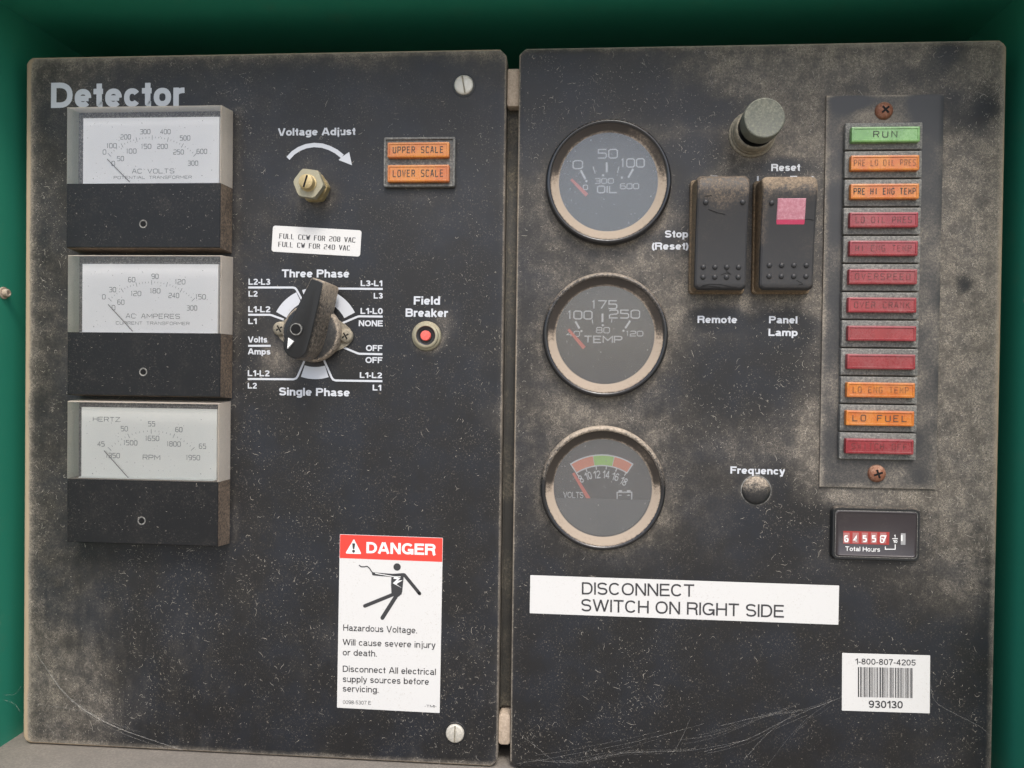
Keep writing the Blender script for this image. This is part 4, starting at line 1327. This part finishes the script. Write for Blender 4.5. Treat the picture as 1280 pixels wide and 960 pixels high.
# ------------------------------------------------------------------ rocker switches
GR = 'rocker switches on the right panel'
def rocker(px0, px1, py0, py1, lab, lamp):
    """pixels of the face outline at its mean height"""
    hm = 14.0
    a, b = P(px0, py0, hm), P(px1, py1, hm)
    cx, cz = (a[0] + b[0]) / 2, (a[1] + b[1]) / 2
    w, H = b[0] - a[0], a[1] - b[1]
    t = empty('rocker_switch', cx, cz, 0, lab, 'switch', GR)
    mb = MB(cx, cz)
    mb.rprism(cx, cz, w + 2.0, H + 1.6, 1.6, 0, 2.2, .5)
    mb.build('switch_bezel', M['switchside'], t, 35)
    def Hf(dz):
        u = dz / (H / 2)          # -1 bottom .. 1 top
        base = 13.2 + 2.7 * u
        base += -1.5 * math.cos(u * 1.45) + .6        # concave
        if u > .72:
            base -= 26 * (u - .72) ** 1.6
        if u < -.9:
            base -= 14 * (-.9 - u) ** 1.4
        return base
    mb = MB(cx, cz)
    # skirt
    def lp(inset, hfun, r):
        pts = []
        ww, HH = w - 2 * inset, H - 2 * inset
        for x_, z_ in dens(rrect(cx, cz, ww, HH, r, 6)):
            pts.append((x_, z_, hfun(z_ - cz)))
        return pts
    def dens(pts):
        out = []
        for i in range(len(pts)):
            p, q = pts[i], pts[(i + 1) % len(pts)]
            d = math.hypot(q[0] - p[0], q[1] - p[1])
            k = 20 if d > 30 else (8 if d > 10 else 1)
            for j in range(k):
                out.append((p[0] + (q[0] - p[0]) * j / k, p[1] + (q[1] - p[1]) * j / k))
        return out
    mb.mi = 1
    mb.loft([lp(-.3, lambda d: 1.0, 2.4), lp(0, lambda d: max(Hf(d) - 1.2, 1.5), 2.4)], False)
    mb.mi = 0
    mb.loft([lp(0, lambda d: max(Hf(d) - 1.2, 1.5), 2.4), lp(.35, lambda d: Hf(d) - .35, 2.2), lp(1.1, Hf, 1.9)], False)
    # face as a grid of rows
    ins = 1.1
    top = lp(ins, Hf, 1.9)
    # fill: fan rows by matching left/right points at the same z
    loopz = sorted(set(round(p[1], 4) for p in top))
    rows = []
    for zz_ in loopz:
        xs_ = [p[0] for p in top if abs(p[1] - zz_) < 1e-3]
        rows.append((zz_, min(xs_), max(xs_)))
    prev = None
    for zz_, xa, xb in rows:
        ids = [mb.vert(xa + (xb - xa) * k / 8, zz_, Hf(zz_ - cz)) for k in range(9)]
        if prev:
            for k in range(8):
                mb.face((prev[k], prev[k + 1], ids[k + 1], ids[k]))
        prev = ids
    o = mb.build('rocker', [M['rubber'], M['switchside']], t, 40)
    at = o.data.attributes.new('dust', 'FLOAT', 'POINT')
    vv = []
    for v in o.data.vertices:
        u = v.co.z * 1000 / (H / 2)
        d = .04
        if lamp:
            d += .33 * min(max((u - .72 + .06 * math.sin(v.co.x * 700)) / .1, 0), 1)
            d += .12 * min(max((u - .5) / .2, 0), 1)
            if v.co.x * 1000 < -w / 2 + 3: d += .15 * (u > -.2)
        else:
            d += .22 * min(max((u - .42 + .1 * math.cos(v.co.x * 300)) / .25, 0), 1)
        vv.append(d)
    at.data.foreach_set('value', vv)
    mb = MB(cx, cz)
    spots = []
    zrow = (-.60, -.775) if not lamp else (-.565, -.76)
    for zr in zrow:
        for k in range(4):
            spots.append((-.335 * w + k * .225 * w + (.0 if not lamp else .3), zr * H / 2))
    if not lamp:
        spots += [(-.33 * w, .52 * H / 2), (.37 * w, .52 * H / 2)]
    else:
        spots += [(-.33 * w, .52 * H / 2)]
    for dx, dz in spots:
        hb = Hf(dz)
        mb.lathe(cx + dx, cz + dz, [(1.25, hb - .15), (1.1, hb + .3), (.7, hb + .6), (.1, hb + .72)], 14)
    o = mb.build('grip_dots', M['rubber'], t, 60)
    o['kind'] = 'stuff'
    if lamp:
        a, b = P(974.5, 246, 17.4), P(1008, 279.5, 15.5)
        mb = MB(cx, cz)
        x_, z_ = (a[0] + b[0]) / 2, (a[1] + b[1]) / 2
        w2, h2 = b[0] - a[0], a[1] - b[1]
        top_, bot = Hf(a[1] - cz), Hf(b[1] - cz)
        sp = sp_ = b[1] + h2 * .2
        hh_ = Hf(sp_ - cz) + .1
        def q(i, h):
            return [(a[0] + i, sp, h), (b[0] - i, sp, h), (b[0] - i, a[1] - i, h + top_ - hh_ + .1), (a[0] + i, a[1] - i, h + top_ - hh_ + .1)]
        mb.loft([q(0, 11), q(0, hh_), q(.3, hh_ + .25)], True)
        lo = mb.build('lamp_window', M['pink'], t)
        mb = MB(cx, cz)
        def q2(i, h):
            return [(a[0] + i, b[1] + i, h - .5), (b[0] - i, b[1] + i, h - .5), (b[0] - i, sp, h), (a[0] + i, sp, h)]
        mb.loft([q2(0, 11), q2(0, hh_), q2(.3, hh_ + .2)], True)
        mb.build('lamp_window_edge', M['pinkdark'], lo)
    # cracks / scratches on the worn end
    mb = MB(cx, cz)
    r2 = random.Random(3 if lamp else 4)
    cr = [[(-.35, -.93), (-.2, -.90), (.0, -.905), (.2, -.945), (.32, -.95)], [(-.38, -.95), (-.25, -.93), (0, -.955)]] if not lamp else [[(.18, -.83), (.28, -.88), (.3, -.9), (.22, -.91)]]
    if not lamp:
        cr += [[(-.28, .40), (-.1, .34), (.05, .31)], [(0, -.74), (.12, -.70), (.2, -.73), (.1, -.66)], [(-.36, .62), (-.22, .63)]]
    else:
        cr += [[(.2, .22), (.34, .24), (.45, .22)]]
    for c in cr:
        for p, q_ in zip(c[:-1], c[1:]):
            h_ = max(Hf(p[1] * H / 2), Hf(q_[1] * H / 2)) + .05
            mb.strip([(cx + p[0] * w, cz + p[1] * H / 2), (cx + q_[0] * w, cz + q_[1] * H / 2)], .28, h_)
    mb.build('surface_cracks', M['blackclean'], t)['kind'] = 'stuff'
    return t
rocker(871.5, 935, 218.5, 361.5, 'plain black rocker switch above the word Remote', False)
rocker(953.5, 1020, 219.5, 361.5, 'black rocker switch with a pink lamp window above the words Panel Lamp', True)

# ------------------------------------------------------------------ reset push button
x, z = P(940, 168)
t = empty('push_button', x, z, 0, 'tall round grey push button above the word Reset', 'button')
mb = MB(x, z); mb.lathe(x, z, [(10.4, 0), (10.4, .8), (9.9, 1.3), (9.6, 1.4), (9.5, 3.0), (9.2, 3.3), (9.2, 7.6), (8.8, 8.4), (8.1, 8.6)], 56, False)
# threads
mb.build('collar', M['collar'], t, 40)
mb = MB(x, z); mb.lathe(x, z, [(8.15, 8.6), (8.0, 7.0), (6.6, 7.0), (6.6, 15.5)], 48, False); mb.build('button_stem', M['blackclean'], t, 40)
mb = MB(x, z); mb.lathe(x, z, [(6.6, 13.8), (8.3, 14.0), (8.6, 14.6), (8.6, 21.8), (8.35, 22.4), (7.9, 22.6), (7.5, 22.5), (.1, 22.5)], 56)
mb.build('button_cap', M['button'], t, 30)

# ------------------------------------------------------------------ hole plug under Frequency
x, z = P(945, 613)
t = empty('hole_plug', x, z, 0, 'round black plug under the word Frequency', 'plug')
mb = MB(x, z); mb.lathe(x, z, [(6.4, 0), (6.35, .5), (6.0, 1.0), (4.8, 1.7), (3.0, 2.1), (1.2, 2.25), (.1, 2.3)], 48)
o = mb.build('plug_dome', M['black'], t, 60)
at = o.data.attributes.new('dust', 'FLOAT', 'POINT')
at.data.foreach_set('value', [min(max((v.co.z * 1000 + 1.5) / 6, 0), 1) * .33 + .06 for v in o.data.vertices])
mb = MB(x, z); mb.lathe(x, z, [(6.9, 0), (6.8, .25), (6.45, .3)], 48, False); mb.build('plug_flange', M['housing'], t, 60)

# ------------------------------------------------------------------ lamp strip
a, b = P(1031.5, 120), P(1176, 610)
px0, px1, pz1, pz0 = 143.9, 194.4, 142.9, -32.0
cx, cz = (px0 + px1) / 2, (pz0 + pz1) / 2
t = empty('lamp_strip', cx, cz, 0, 'tall dusty strip of twelve coloured warning lamps at the right', 'indicator lamps')
xs = np.arange(px0, px1 + .01, 1.263); zs_ = np.arange(pz0, pz1 + .01, 1.2585)
X, Z = np.meshgrid(np.linspace(px0, px1, 41), np.linspace(pz0, pz1, 140))
mb = MB(cx, cz)
e = np.minimum(np.minimum(X - px0, px1 - X), np.minimum(Z - pz0, pz1 - Z))
idv = {}
for j in range(140):
    for i in range(41):
        idv[j, i] = mb.vert(X[j, i], Z[j, i], 1.2 if e[j, i] > .01 else 1.0)
for j in range(139):
    for i in range(40):
        mb.face((idv[j, i], idv[j, i + 1], idv[j + 1, i + 1], idv[j + 1, i]))
bd = [idv[0, i] for i in range(41)] + [idv[j, 40] for j in range(1, 140)] + [idv[139, i] for i in range(39, -1, -1)] + [idv[j, 0] for j in range(138, 0, -1)]
lo = [mb.vert(*((lambda v: (v[0] * 1000 + cx, v[2] * 1000 + cz, -.2))(mb.v[q]))) for q in bd]
for k in range(len(bd)):
    j = (k + 1) % len(bd)
    mb.face((lo[k], lo[j], bd[j], bd[k]))
o = mb.build('strip_plate', M['plate'], t, 50)
at = o.data.attributes.new('dust', 'FLOAT', 'POINT')
n3 = vnoise(X, Z, 9, 31)
dv = .17 + .3 * (n3 - .5) + .3 * np.exp(-((X - px0) / 1.2) ** 2) + .35 * np.exp(-((Z - pz1) / .8) ** 2) + .2 * np.exp(-((Z - pz0) / 1.5) ** 2)
dv -= .5 * blob(X, Z, 1158, 132, 22, 40, 3) + .45 * blob(X, Z, 1060, 125, 24, 18, 3) + .1 * blob(X, Z, 1045, 260, 14, 80)
dv += .25 * blob(X, Z, 1105, 148, 60, 12)
dv = dv.reshape(-1)
at.data.foreach_set('value', np.concatenate([dv, np.full(len(bd), .5)]).astype(np.float32))
for px, py, an in ((1105.5, 138, 42), (1096.5, 592, 20)):
    qx, qz = P(px, py, 2)
    mb = MB(cx, cz)
    mb.lathe(qx, qz, [(3.9, 1.2), (3.8, 1.9), (3.2, 2.7), (2.0, 3.3), (.1, 3.5)], 36)
    s_ = mb.build('mounting_screw', M['rust'], t, 50)
    mb = MB(cx, cz)
    mb.rprism(qx, qz, 3.9, .85, .1, 2.2, 3.48, 0, R(an)); mb.rprism(qx, qz, 3.9, .85, .1, 2.2, 3.5, 0, R(an + 90))
    mb.build('cross_slot', M['blackclean'], s_)
UH = 3.4
ut = P(1105, 152.3, UH)[1]; ub = P(1098, 575.5, UH)[1]
pitch = (ut - ub) / 12
ux0, ux1 = P(1056.8, 168, UH)[0], P(1153.5, 168, UH)[0]
lx0, lx1 = P(1065, 168, 6.2)[0], P(1151, 168, 6.2)[0]
names = [('RUN', 'lens_green', True, 'green'), ('PRE LO OIL PRES', 'lens_orange', False, 'orange'), ('PRE HI ENG TEMP', 'lens_orange', True, 'orange'), ('LO OIL PRES', 'lens_red', False, 'red'),
         ('HI ENG TEMP', 'lens_red', False, 'red'), ('OVERSPEED', 'lens_red', False, 'red'), ('OVER CRANK', 'lens_red', False, 'red'), ('', 'lens_red', False, 'red'), ('', 'lens_red', False, 'red'),
         ('LO ENG TEMP', 'lens_orange', False, 'orange'), ('LO FUEL', 'lens_orange', True, 'orange'), ('SWITCH OFF', 'lens_red', False, 'red')]
base_me = None
ucx = (ux0 + ux1) / 2
for i, (txt, mt, strong, cn) in enumerate(names):
    zc = ut - pitch * (i + .5)
    dx = rnd.uniform(-.12, .12)
    if base_me is None:
        mb = MB(ucx, zc)
        w, H = ux1 - ux0, pitch - .75
        mb.rprism(ucx, zc, w, H, .5, .9, UH, .35)
        hs = mb.build('lamp_housing', M['housing'], t, 35)
        base_me = hs.data
    else:
        hs = bpy.data.objects.new('lamp_housing', base_me)
        COL.objects.link(hs)
        hs.parent = t
    hs.location = ((ucx - cx + dx) * .001, 0, (zc - cz) * .001)
    hs['label'] = ('%s indicator lamp reading %s' % (cn, txt)) if txt else ('blank %s indicator lamp' % cn)
    lens(hs, ucx, zc, (lx0 + lx1) / 2, zc + .1, lx1 - lx0, P(1100, 159.3, 6)[1] - P(1100, 178.6, 6)[1], UH - .1, M[mt], txt, strong, frac=.92 if len(txt) > 11 else .84)

# ------------------------------------------------------------------ hour meter
zh = zoom(1030, 620, 9.846)
a, b = P(1040.5, 633.5, 2), P(1149.5, 702, 2)
cx, cz, w, H = (a[0] + b[0]) / 2, (a[1] + b[1]) / 2, b[0] - a[0], a[1] - b[1]
t = empty('hour_meter', cx, cz, 0, 'small rectangular hour counter reading Total Hours below the lamp strip', 'hour meter')
mb = MB(cx, cz)
def rr(i, h, r=2.4):
    return [(*p, h) for p in rrect(cx, cz, w - 2 * i, H - 2 * i, max(r - i * .5, .6))]
mb.loft([rr(-.3, 0), rr(0, 1.6), rr(.35, 2.2), rr(1.0, 2.2), rr(1.3, 1.8)], False)
mb.build('bezel', M['black'], t, 40)
mb = MB(cx, cz)
mb.loft([rr(1.3, 1.6), rr(1.3, 2.0), rr(1.6, 2.3), rr(2.0, 2.35), rr(2.3, 2.1)], True)
mb.build('face_plate', M['hourface'], t, 40)
mb = MB(cx, cz)
mb.rprism(cx, cz, w - 3.2, H - 3.2, 1.3, 2.25, 2.34)
i_ = rrect(cx, cz, w - 2.5, H - 2.5, 1.6); j_ = rrect(cx, cz, w - 3.0, H - 3.0, 1.4)
mb = MB(cx, cz); mb.loft([[(*p, 2.36) for p in i_], [(*p, 2.38) for p in j_]], False)
mb.build('face_edge', M['housing'], t)
k = 0
hp = 2.14
def cell(x0, x1, y0, y1, m, hh):
    mb = MB(cx, cz)
    p, q = P(*zh(x0, y1), hh), P(*zh(x1, y0), hh)
    mb.box(p[0], q[0], p[1], q[1], 2.0, hh)
    return mb
mb = cell(235, 805, 445, 585, 0, 2.16)
win = mb.build('counter_window', M['hourred'], t)
for j, c in enumerate('64557'):
    x0 = 245 + j * 113
    mb = cell(x0 - 8, x0 + 70, 452, 580, 0, 2.2)
    dg = mb.build('number_wheel', M['hourcell'], t)
    mb = MB(cx, cz)
    stroke(mb, c, zh(x0 + (12 if j < 4 else 20), 560), zh(x0 + (48 if j < 4 else 62), 560), 7.0, 2.27, .62, wide=1)
    if j == 4:
        stroke(mb, '6', zh(x0 - 2, 572), zh(x0 + 36, 572), 8.4, 2.26, .5, wide=1)
    mb.build('digit', M['white'], dg)
mb = cell(945, 1005, 460, 600, 0, 2.2)
dg = mb.build('number_wheel', M['hourgrey'], t)
mb = MB(cx, cz)
p, q = P(*zh(957, 480), 2.24), P(*zh(957, 555), 2.24)
mb.strip([p, q], .7, 2.24)
mb.build('digit', M['white'], dg)
mb = MB(cx, cz)
write(mb, 'Total Hours', zh(262, 678), zh(690, 684), 5.6, 2.16, .15)
mb.strip([P(*zh(*p), 2.16) for p in ((755, 622), (755, 655), (876, 655), (876, 595))], .38, 2.16)
mb.strip([P(*zh(*p), 2.16) for p in ((840, 525), (908, 525))], .38, 2.17)
write(mb, '1', zh(862, 512), zh(880, 512), 3.6, 2.16, .22)
write(mb, '10', zh(850, 578), zh(902, 578), 3.8, 2.16, .2)
mb.build('face_print', M['white'], t)

# ------------------------------------------------------------------ stickers
def sticker(name, corners, label, cat, r=.3, h=.16, mat=None):
    """corners TL, TR, BR, BL in pixels"""
    q = [P(*c, h) for c in corners]
    cx, cz = sum(p[0] for p in q) / 4, sum(p[1] for p in q) / 4
    t = empty(name, cx, cz, 0, label, cat)
    w = (math.hypot(q[1][0] - q[0][0], q[1][1] - q[0][1]) + math.hypot(q[2][0] - q[3][0], q[2][1] - q[3][1])) / 2
    H = (math.hypot(q[3][0] - q[0][0], q[3][1] - q[0][1]) + math.hypot(q[2][0] - q[1][0], q[2][1] - q[1][1])) / 2
    an = math.atan2(q[1][1] - q[0][1] + q[2][1] - q[3][1], q[1][0] - q[0][0] + q[2][0] - q[3][0])
    mb = MB(cx, cz)
    mb.rprism(cx, cz, w, H, r, .01, h, .03, an)
    mb.build('backing', mat or M['sticker'], t)
    return t, cx, cz, w, H, an

t, cx, cz, w, H, an = sticker('adjustment_sticker', [z5(83, 567), z5(527, 592), z5(521, 723), z5(79, 698)], 'small rounded white sticker reading FULL CCW FOR 208 VAC', 'sticker', r=1.2)
mb = MB(cx, cz)
stroke(mb, 'FULL CCW FOR 208 VAC', z5(118, 631), z5(495, 652), 5.8, .23, .34, level=False, serif=True, gap=.50, wide=.85)
stroke(mb, 'FULL CW FOR 240 VAC', z5(113, 672), z5(468, 692), 5.8, .23, .34, level=False, serif=True, gap=.50, wide=.85)
mb.build('sticker_print', M['print'], t)

zd = zoom(400, 650, 3.694)
t, cx, cz, w, H, an = sticker('warning_sticker', [zd(92, 66), zd(567, 82), zd(553, 892), zd(78, 866)], 'tall white warning sticker with a red DANGER heading and falling figure', 'sticker')
mb = MB(cx, cz)
c, s = math.cos(an), math.sin(an)
hr = H * .137
def loc(u, v, h):  # sticker coordinates in mm, origin top left
    X, Zl = u - w / 2, H / 2 - v
    return (cx + X * c - Zl * s, cz + X * s + Zl * c)
mb.poly([loc(.15, hr, 0), loc(w - .15, hr, 0), loc(w - .15, .15, 0), loc(.15, .15, 0)], .2)
hd_ = mb.build('red_heading', M['stickerred'], t)
mb = MB(cx, cz)
write(mb, 'DANGER', zd(214, 153), zd(533, 163), 14, .25, .21, level=False)
tri = [P(*zd(*p), .25) for p in ((155, 90), (158, 90), (190, 153), (187, 157), (122, 155), (119, 151))]
mb.poly(tri, .25)
mb.build('heading_lettering', M['white'], hd_)
mb = MB(cx, cz)
mb.strip([P(*zd(155.5, 108), .29), P(*zd(155, 134), .29)], 1.3, .29, wf=lambda q: 1.1 - .5 * q)
q = P(*zd(155, 144), .29); mb.poly([(q[0] + .75 * math.cos(k * .785), q[1] + .75 * math.sin(k * .785)) for k in range(8)], .29)
mb.build('warning_mark', M['print'], hd_)
for s_, a, b, y0, y1, cp in [('Hazardous Voltage.', 107, 448, 511, 524, 29), ('Will cause severe injury', 105, 533, 578, 592, 29), ('or death.', 105, 262, 625, 631, 29),
                             ('Disconnect All electrical', 105, 535, 701, 716, 29), ('supply sources before', 105, 503, 748, 761, 29), ('servicing.', 105, 270, 792, 798, 29),
                             ('0098-5307 E', 106, 235, 849, 853, 17), ('-TMI-', 483, 538, 864, 866, 11)]:
    mb = MB(cx, cz)
    write(mb, s_, zd(a, y0), zd(b, y1), cp / 3.694, .23, .145 if cp > 20 else .11, level=False)
    mb.build('text_line', M['print'], t)
mb = MB(cx, cz)
def S(pts, w_, h_, m=0, wf=None):
    mb.mi = m
    mb.strip([P(*zd(*p), h_) for p in pts], w_, h_, wf=wf)
def dot(p, r_, h_):
    q = P(*zd(*p), h_)
    mb.poly([(q[0] + r_ * math.cos(k * math.pi / 10), q[1] + r_ * math.sin(k * math.pi / 10)) for k in range(20)], h_)
dot((356, 217), 1.75, .23)
mb.poly([P(*zd(*p), .23) for p in ((330, 252), (388, 247), (380, 330), (376, 345), (330, 345), (328, 300))], .23)
S([(247, 249), (335, 256), (390, 252)], 1.5, .235); dot((247, 249), .75, .236)
S([(388, 252), (460, 340)], 1.6, .24); dot((460, 340), .8, .24); dot((388, 254), .85, .243)
S([(352, 338), (207, 397)], 1.7, .245); dot((207, 397), .85, .24)
S([(362, 335), (288, 452)], 1.9, .25); dot((288, 452), .95, .24)
dot((355, 337), 1.9, .252)
S([(180, 208), (190, 216), (205, 216), (218, 214), (228, 222), (238, 238), (246, 246)], .5, .26)
mb.mi = 1
mb.poly([P(*zd(*p), .265) for p in ((345, 262), (372, 268), (358, 280), (382, 278), (352, 296), (378, 314), (336, 292), (356, 274), (338, 270))], .265)
S([(255, 246), (345, 262), (372, 262)], .35, .27, 1)
mb.build('falling_figure', [M['print'], M['white']], t)

zl = zoom(640, 700, 2.3704)
t, cx, cz, w, H, an = sticker('disconnect_label', [(663, 719), (1049, 732), (1048, 781), (662, 766.5)], 'long white label reading DISCONNECT SWITCH ON RIGHT SIDE', 'label', r=.25)
mb = MB(cx, cz)
write(mb, 'DISCONNECT', zl(207, 102), zl(540, 109), 15.4, .23, .135, level=False)
write(mb, 'SWITCH ON RIGHT SIDE', zl(205, 152), zl(805, 171), 15.6, .23, .135, level=False)
mb.build('label_lettering', M['print'], t)

t, cx, cz, w, H, an = sticker('barcode_sticker', [(1052, 816.5), (1162, 819), (1163, 892), (1053, 888)], 'small white sticker with a barcode and the number 930130', 'sticker')
mb = MB(cx, cz)
write(mb, '1-800-807-4205', zl(1017, 309), zl(1196, 313), 7.4, .23, .15, level=False)
write(mb, '930130', zl(1057, 438), zl(1158, 440), 9.2, .23, .17, level=False)
mb.build('number_lettering', M['print'], t)
mb = MB(cx, cz)
pos = 1025.0
rb = random.Random(11)
while pos < 1186:
    bw = rb.choice((1.3, 1.3, 2.4, 3.6)); gp = rb.choice((1.3, 1.3, 2.4, 3.2))
    y0 = 317 + (pos - 1025) * .02
    q = [P(*zl(pos, y0), .22), P(*zl(pos + bw, y0), .19), P(*zl(pos + bw, y0 + 89), .19), P(*zl(pos, y0 + 89), .19)]
    mb.poly(q, .22)
    pos += bw + gp
mb.build('barcode', M['print'], t)['kind'] = 'stuff'

# ------------------------------------------------------------------ bolts in the enclosure walls
def bolt(xw, sgn, z, h, lab):
    t = empty('wall_bolt', xw, z, h, lab, 'bolt', 'bolts through the green side walls')
    mb = MB(xw, z, h)
    n = 16
    prof = [(2.9, 0), (2.9, .7), (1.9, .8), (1.9, 2.6), (1.6, 2.9), (1.1, 2.9), (.9, 2.4), (.1, 2.4)]
    mb.loft([[(xw + sgn * d, z + r * math.cos(2 * math.pi * k / n), h + r * math.sin(2 * math.pi * k / n)) for k in range(n)] for r, d in prof])
    mb.build('bolt_end', M['tan'], t, 40)
bolt(XL, 1, P(2, 367, 0)[1], 3.0, 'dusty tan bolt end on the green wall at the left edge')
bolt(XR, -1, P(1280, 377, 0)[1], 5.0, 'dusty bolt end on the green wall at the right edge')

# ------------------------------------------------------------------ cobwebs
def web(label, curves, seed, spread=1.2):
    r = random.Random(seed)
    mb = MB()
    for pts, n, w in curves:
        P3 = [P(*p, .8) for p in pts]
        for k in range(n):
            o0 = r.gauss(0, spread) if k else 0; o1 = r.gauss(0, spread * 1.3) if k else 0
            a, b = (0, 1) if k == 0 else sorted((r.uniform(0, .5), r.uniform(.5, 1)))
            out = []
            m = 14
            for j in range(m + 1):
                u = a + (b - a) * j / m
                f = u * (len(P3) - 1); i = min(int(f), len(P3) - 2); f -= i
                q0, q1, q2, q3 = P3[max(i - 1, 0)], P3[i], P3[i + 1], P3[min(i + 2, len(P3) - 1)]
                pt = [.5 * ((2 * q1[c]) + (-q0[c] + q2[c]) * f + (2 * q0[c] - 5 * q1[c] + 4 * q2[c] - q3[c]) * f * f + (-q0[c] + 3 * q1[c] - 3 * q2[c] + q3[c]) * f ** 3) for c in (0, 1)]
                out.append((pt[0] + r.gauss(0, .05), pt[1] + o0 * (1 - u) + o1 * u + r.gauss(0, .05), .5 + .9 * math.sin(math.pi * j / m)))
            mb.tube(out, w * (.62 if k == 0 else .38), 4)
    tag(mb.build('cobweb', M['web']), label, 'cobweb', 'cobwebs on the panels')
web('grey cobweb strands curving across the bottom left corner of the left panel', [
    ([(42, 812), (60, 838), (82, 866), (112, 890), (150, 910), (190, 925), (228, 938)], 6, .09),
    ([(44, 881), (85, 885), (120, 893)], 3, .06), ([(58, 906), (75, 922), (88, 932)], 2, .06), ([(100, 885), (140, 902), (175, 915)], 4, .05)], 3, .8)
web('thin cobweb threads between the green wall and the left panel edge', [
    ([(-6, 867), (8, 868), (20, 867), (26, 858)], 1, .06), ([(-6, 873), (10, 875), (20, 880), (25, 890)], 2, .06)], 5, .4)
web('faint cobweb strands fanning left of the barcode sticker', [
    ([(1052, 872), (1010, 886), (960, 893), (900, 908)], 3, .07), ([(1040, 876), (980, 900), (930, 925), (880, 940)], 3, .06), ([(1000, 888), (960, 915), (930, 950)], 2, .05),
    ([(880, 905), (800, 925), (700, 945), (645, 955)], 3, .05), ([(650, 918), (680, 940), (700, 958)], 2, .06), ([(935, 925), (860, 938), (780, 940), (720, 952), (660, 950)], 6, .05), ([(1040, 876), (1000, 905), (960, 955)], 3, .04), ([(1000, 880), (900, 915), (850, 925)], 5, .05), ([(838, 945), (852, 922), (862, 900)], 2, .05)], 8, 1.0)
web('single cobweb thread right of the barcode sticker', [([(1164, 856), (1169, 877), (1200, 895), (1225, 908), (1238, 921)], 1, .09)], 9, .3)

# ------------------------------------------------------------------ lint: countless short fibres stuck to the paint
def lint():
    r = random.Random(21)
    mb = MB()
    cand = 0
    def fib(x, z, h, L, w, a=None):
        a = r.uniform(0, 2 * math.pi) if a is None else a
        k = r.gauss(0, 1.8) / max(L, .3)
        pts = [(x, z)]
        n = 5
        for j in range(n):
            a += k * L / n + r.gauss(0, .45)
            pts.append((pts[-1][0] + math.cos(a) * L / n, pts[-1][1] + math.sin(a) * L / n))
        mb.strip(pts, w, h, wf=lambda q: .35 + .65 * math.sin(math.pi * q))
    while cand < 14000:
        x = r.uniform(-231, 219); z = r.uniform(-165, 165)
        if -1 < x < 7: continue
        a, b = np.array(x), np.array(z)
        d = (float(vnoise(a, b, 6, 5)) * float(vnoise(a, b, 38, 6))) ** 1.5 * 2.6 + .05
        if x < 0 and z > -70: d *= .35 if x > -120 else .8
        if x < 0 and x > -120 and z > 60: d *= .6
        if x < -150 or z < -100: d *= 1.4
        if x > 6 and z < -60: d *= .55
        if x > 120 and z > -75: d = d * 1.6 + .12
        if r.random() > d: continue
        cand += 1
        q = r.random()
        if q < .62:
            L, w = r.uniform(.12, .5), r.uniform(.06, .17)
        elif q < .93:
            L, w = r.uniform(.4, 1.5), r.uniform(.05, .13)
        else:
            L, w = r.uniform(1.2, 3.8), r.uniform(.06, .13)
        fib(x, z, r.uniform(.05, .14), L, w)
    # on the meters' black masks
    for t, cx, cz in meters:
        for k in range(60):
            fib(cx + r.uniform(-34, 34), cz + r.uniform(-30, -4), FH + .03, min(abs(r.gauss(0, .5)) + .12, 2.0), r.choice((.06, .09, .13)))
    return mb
o = lint().build('lint_fibres', M['fibre'])
tag(o, 'pale lint fibres and specks stuck all over the black panels', 'lint', kind='stuff')
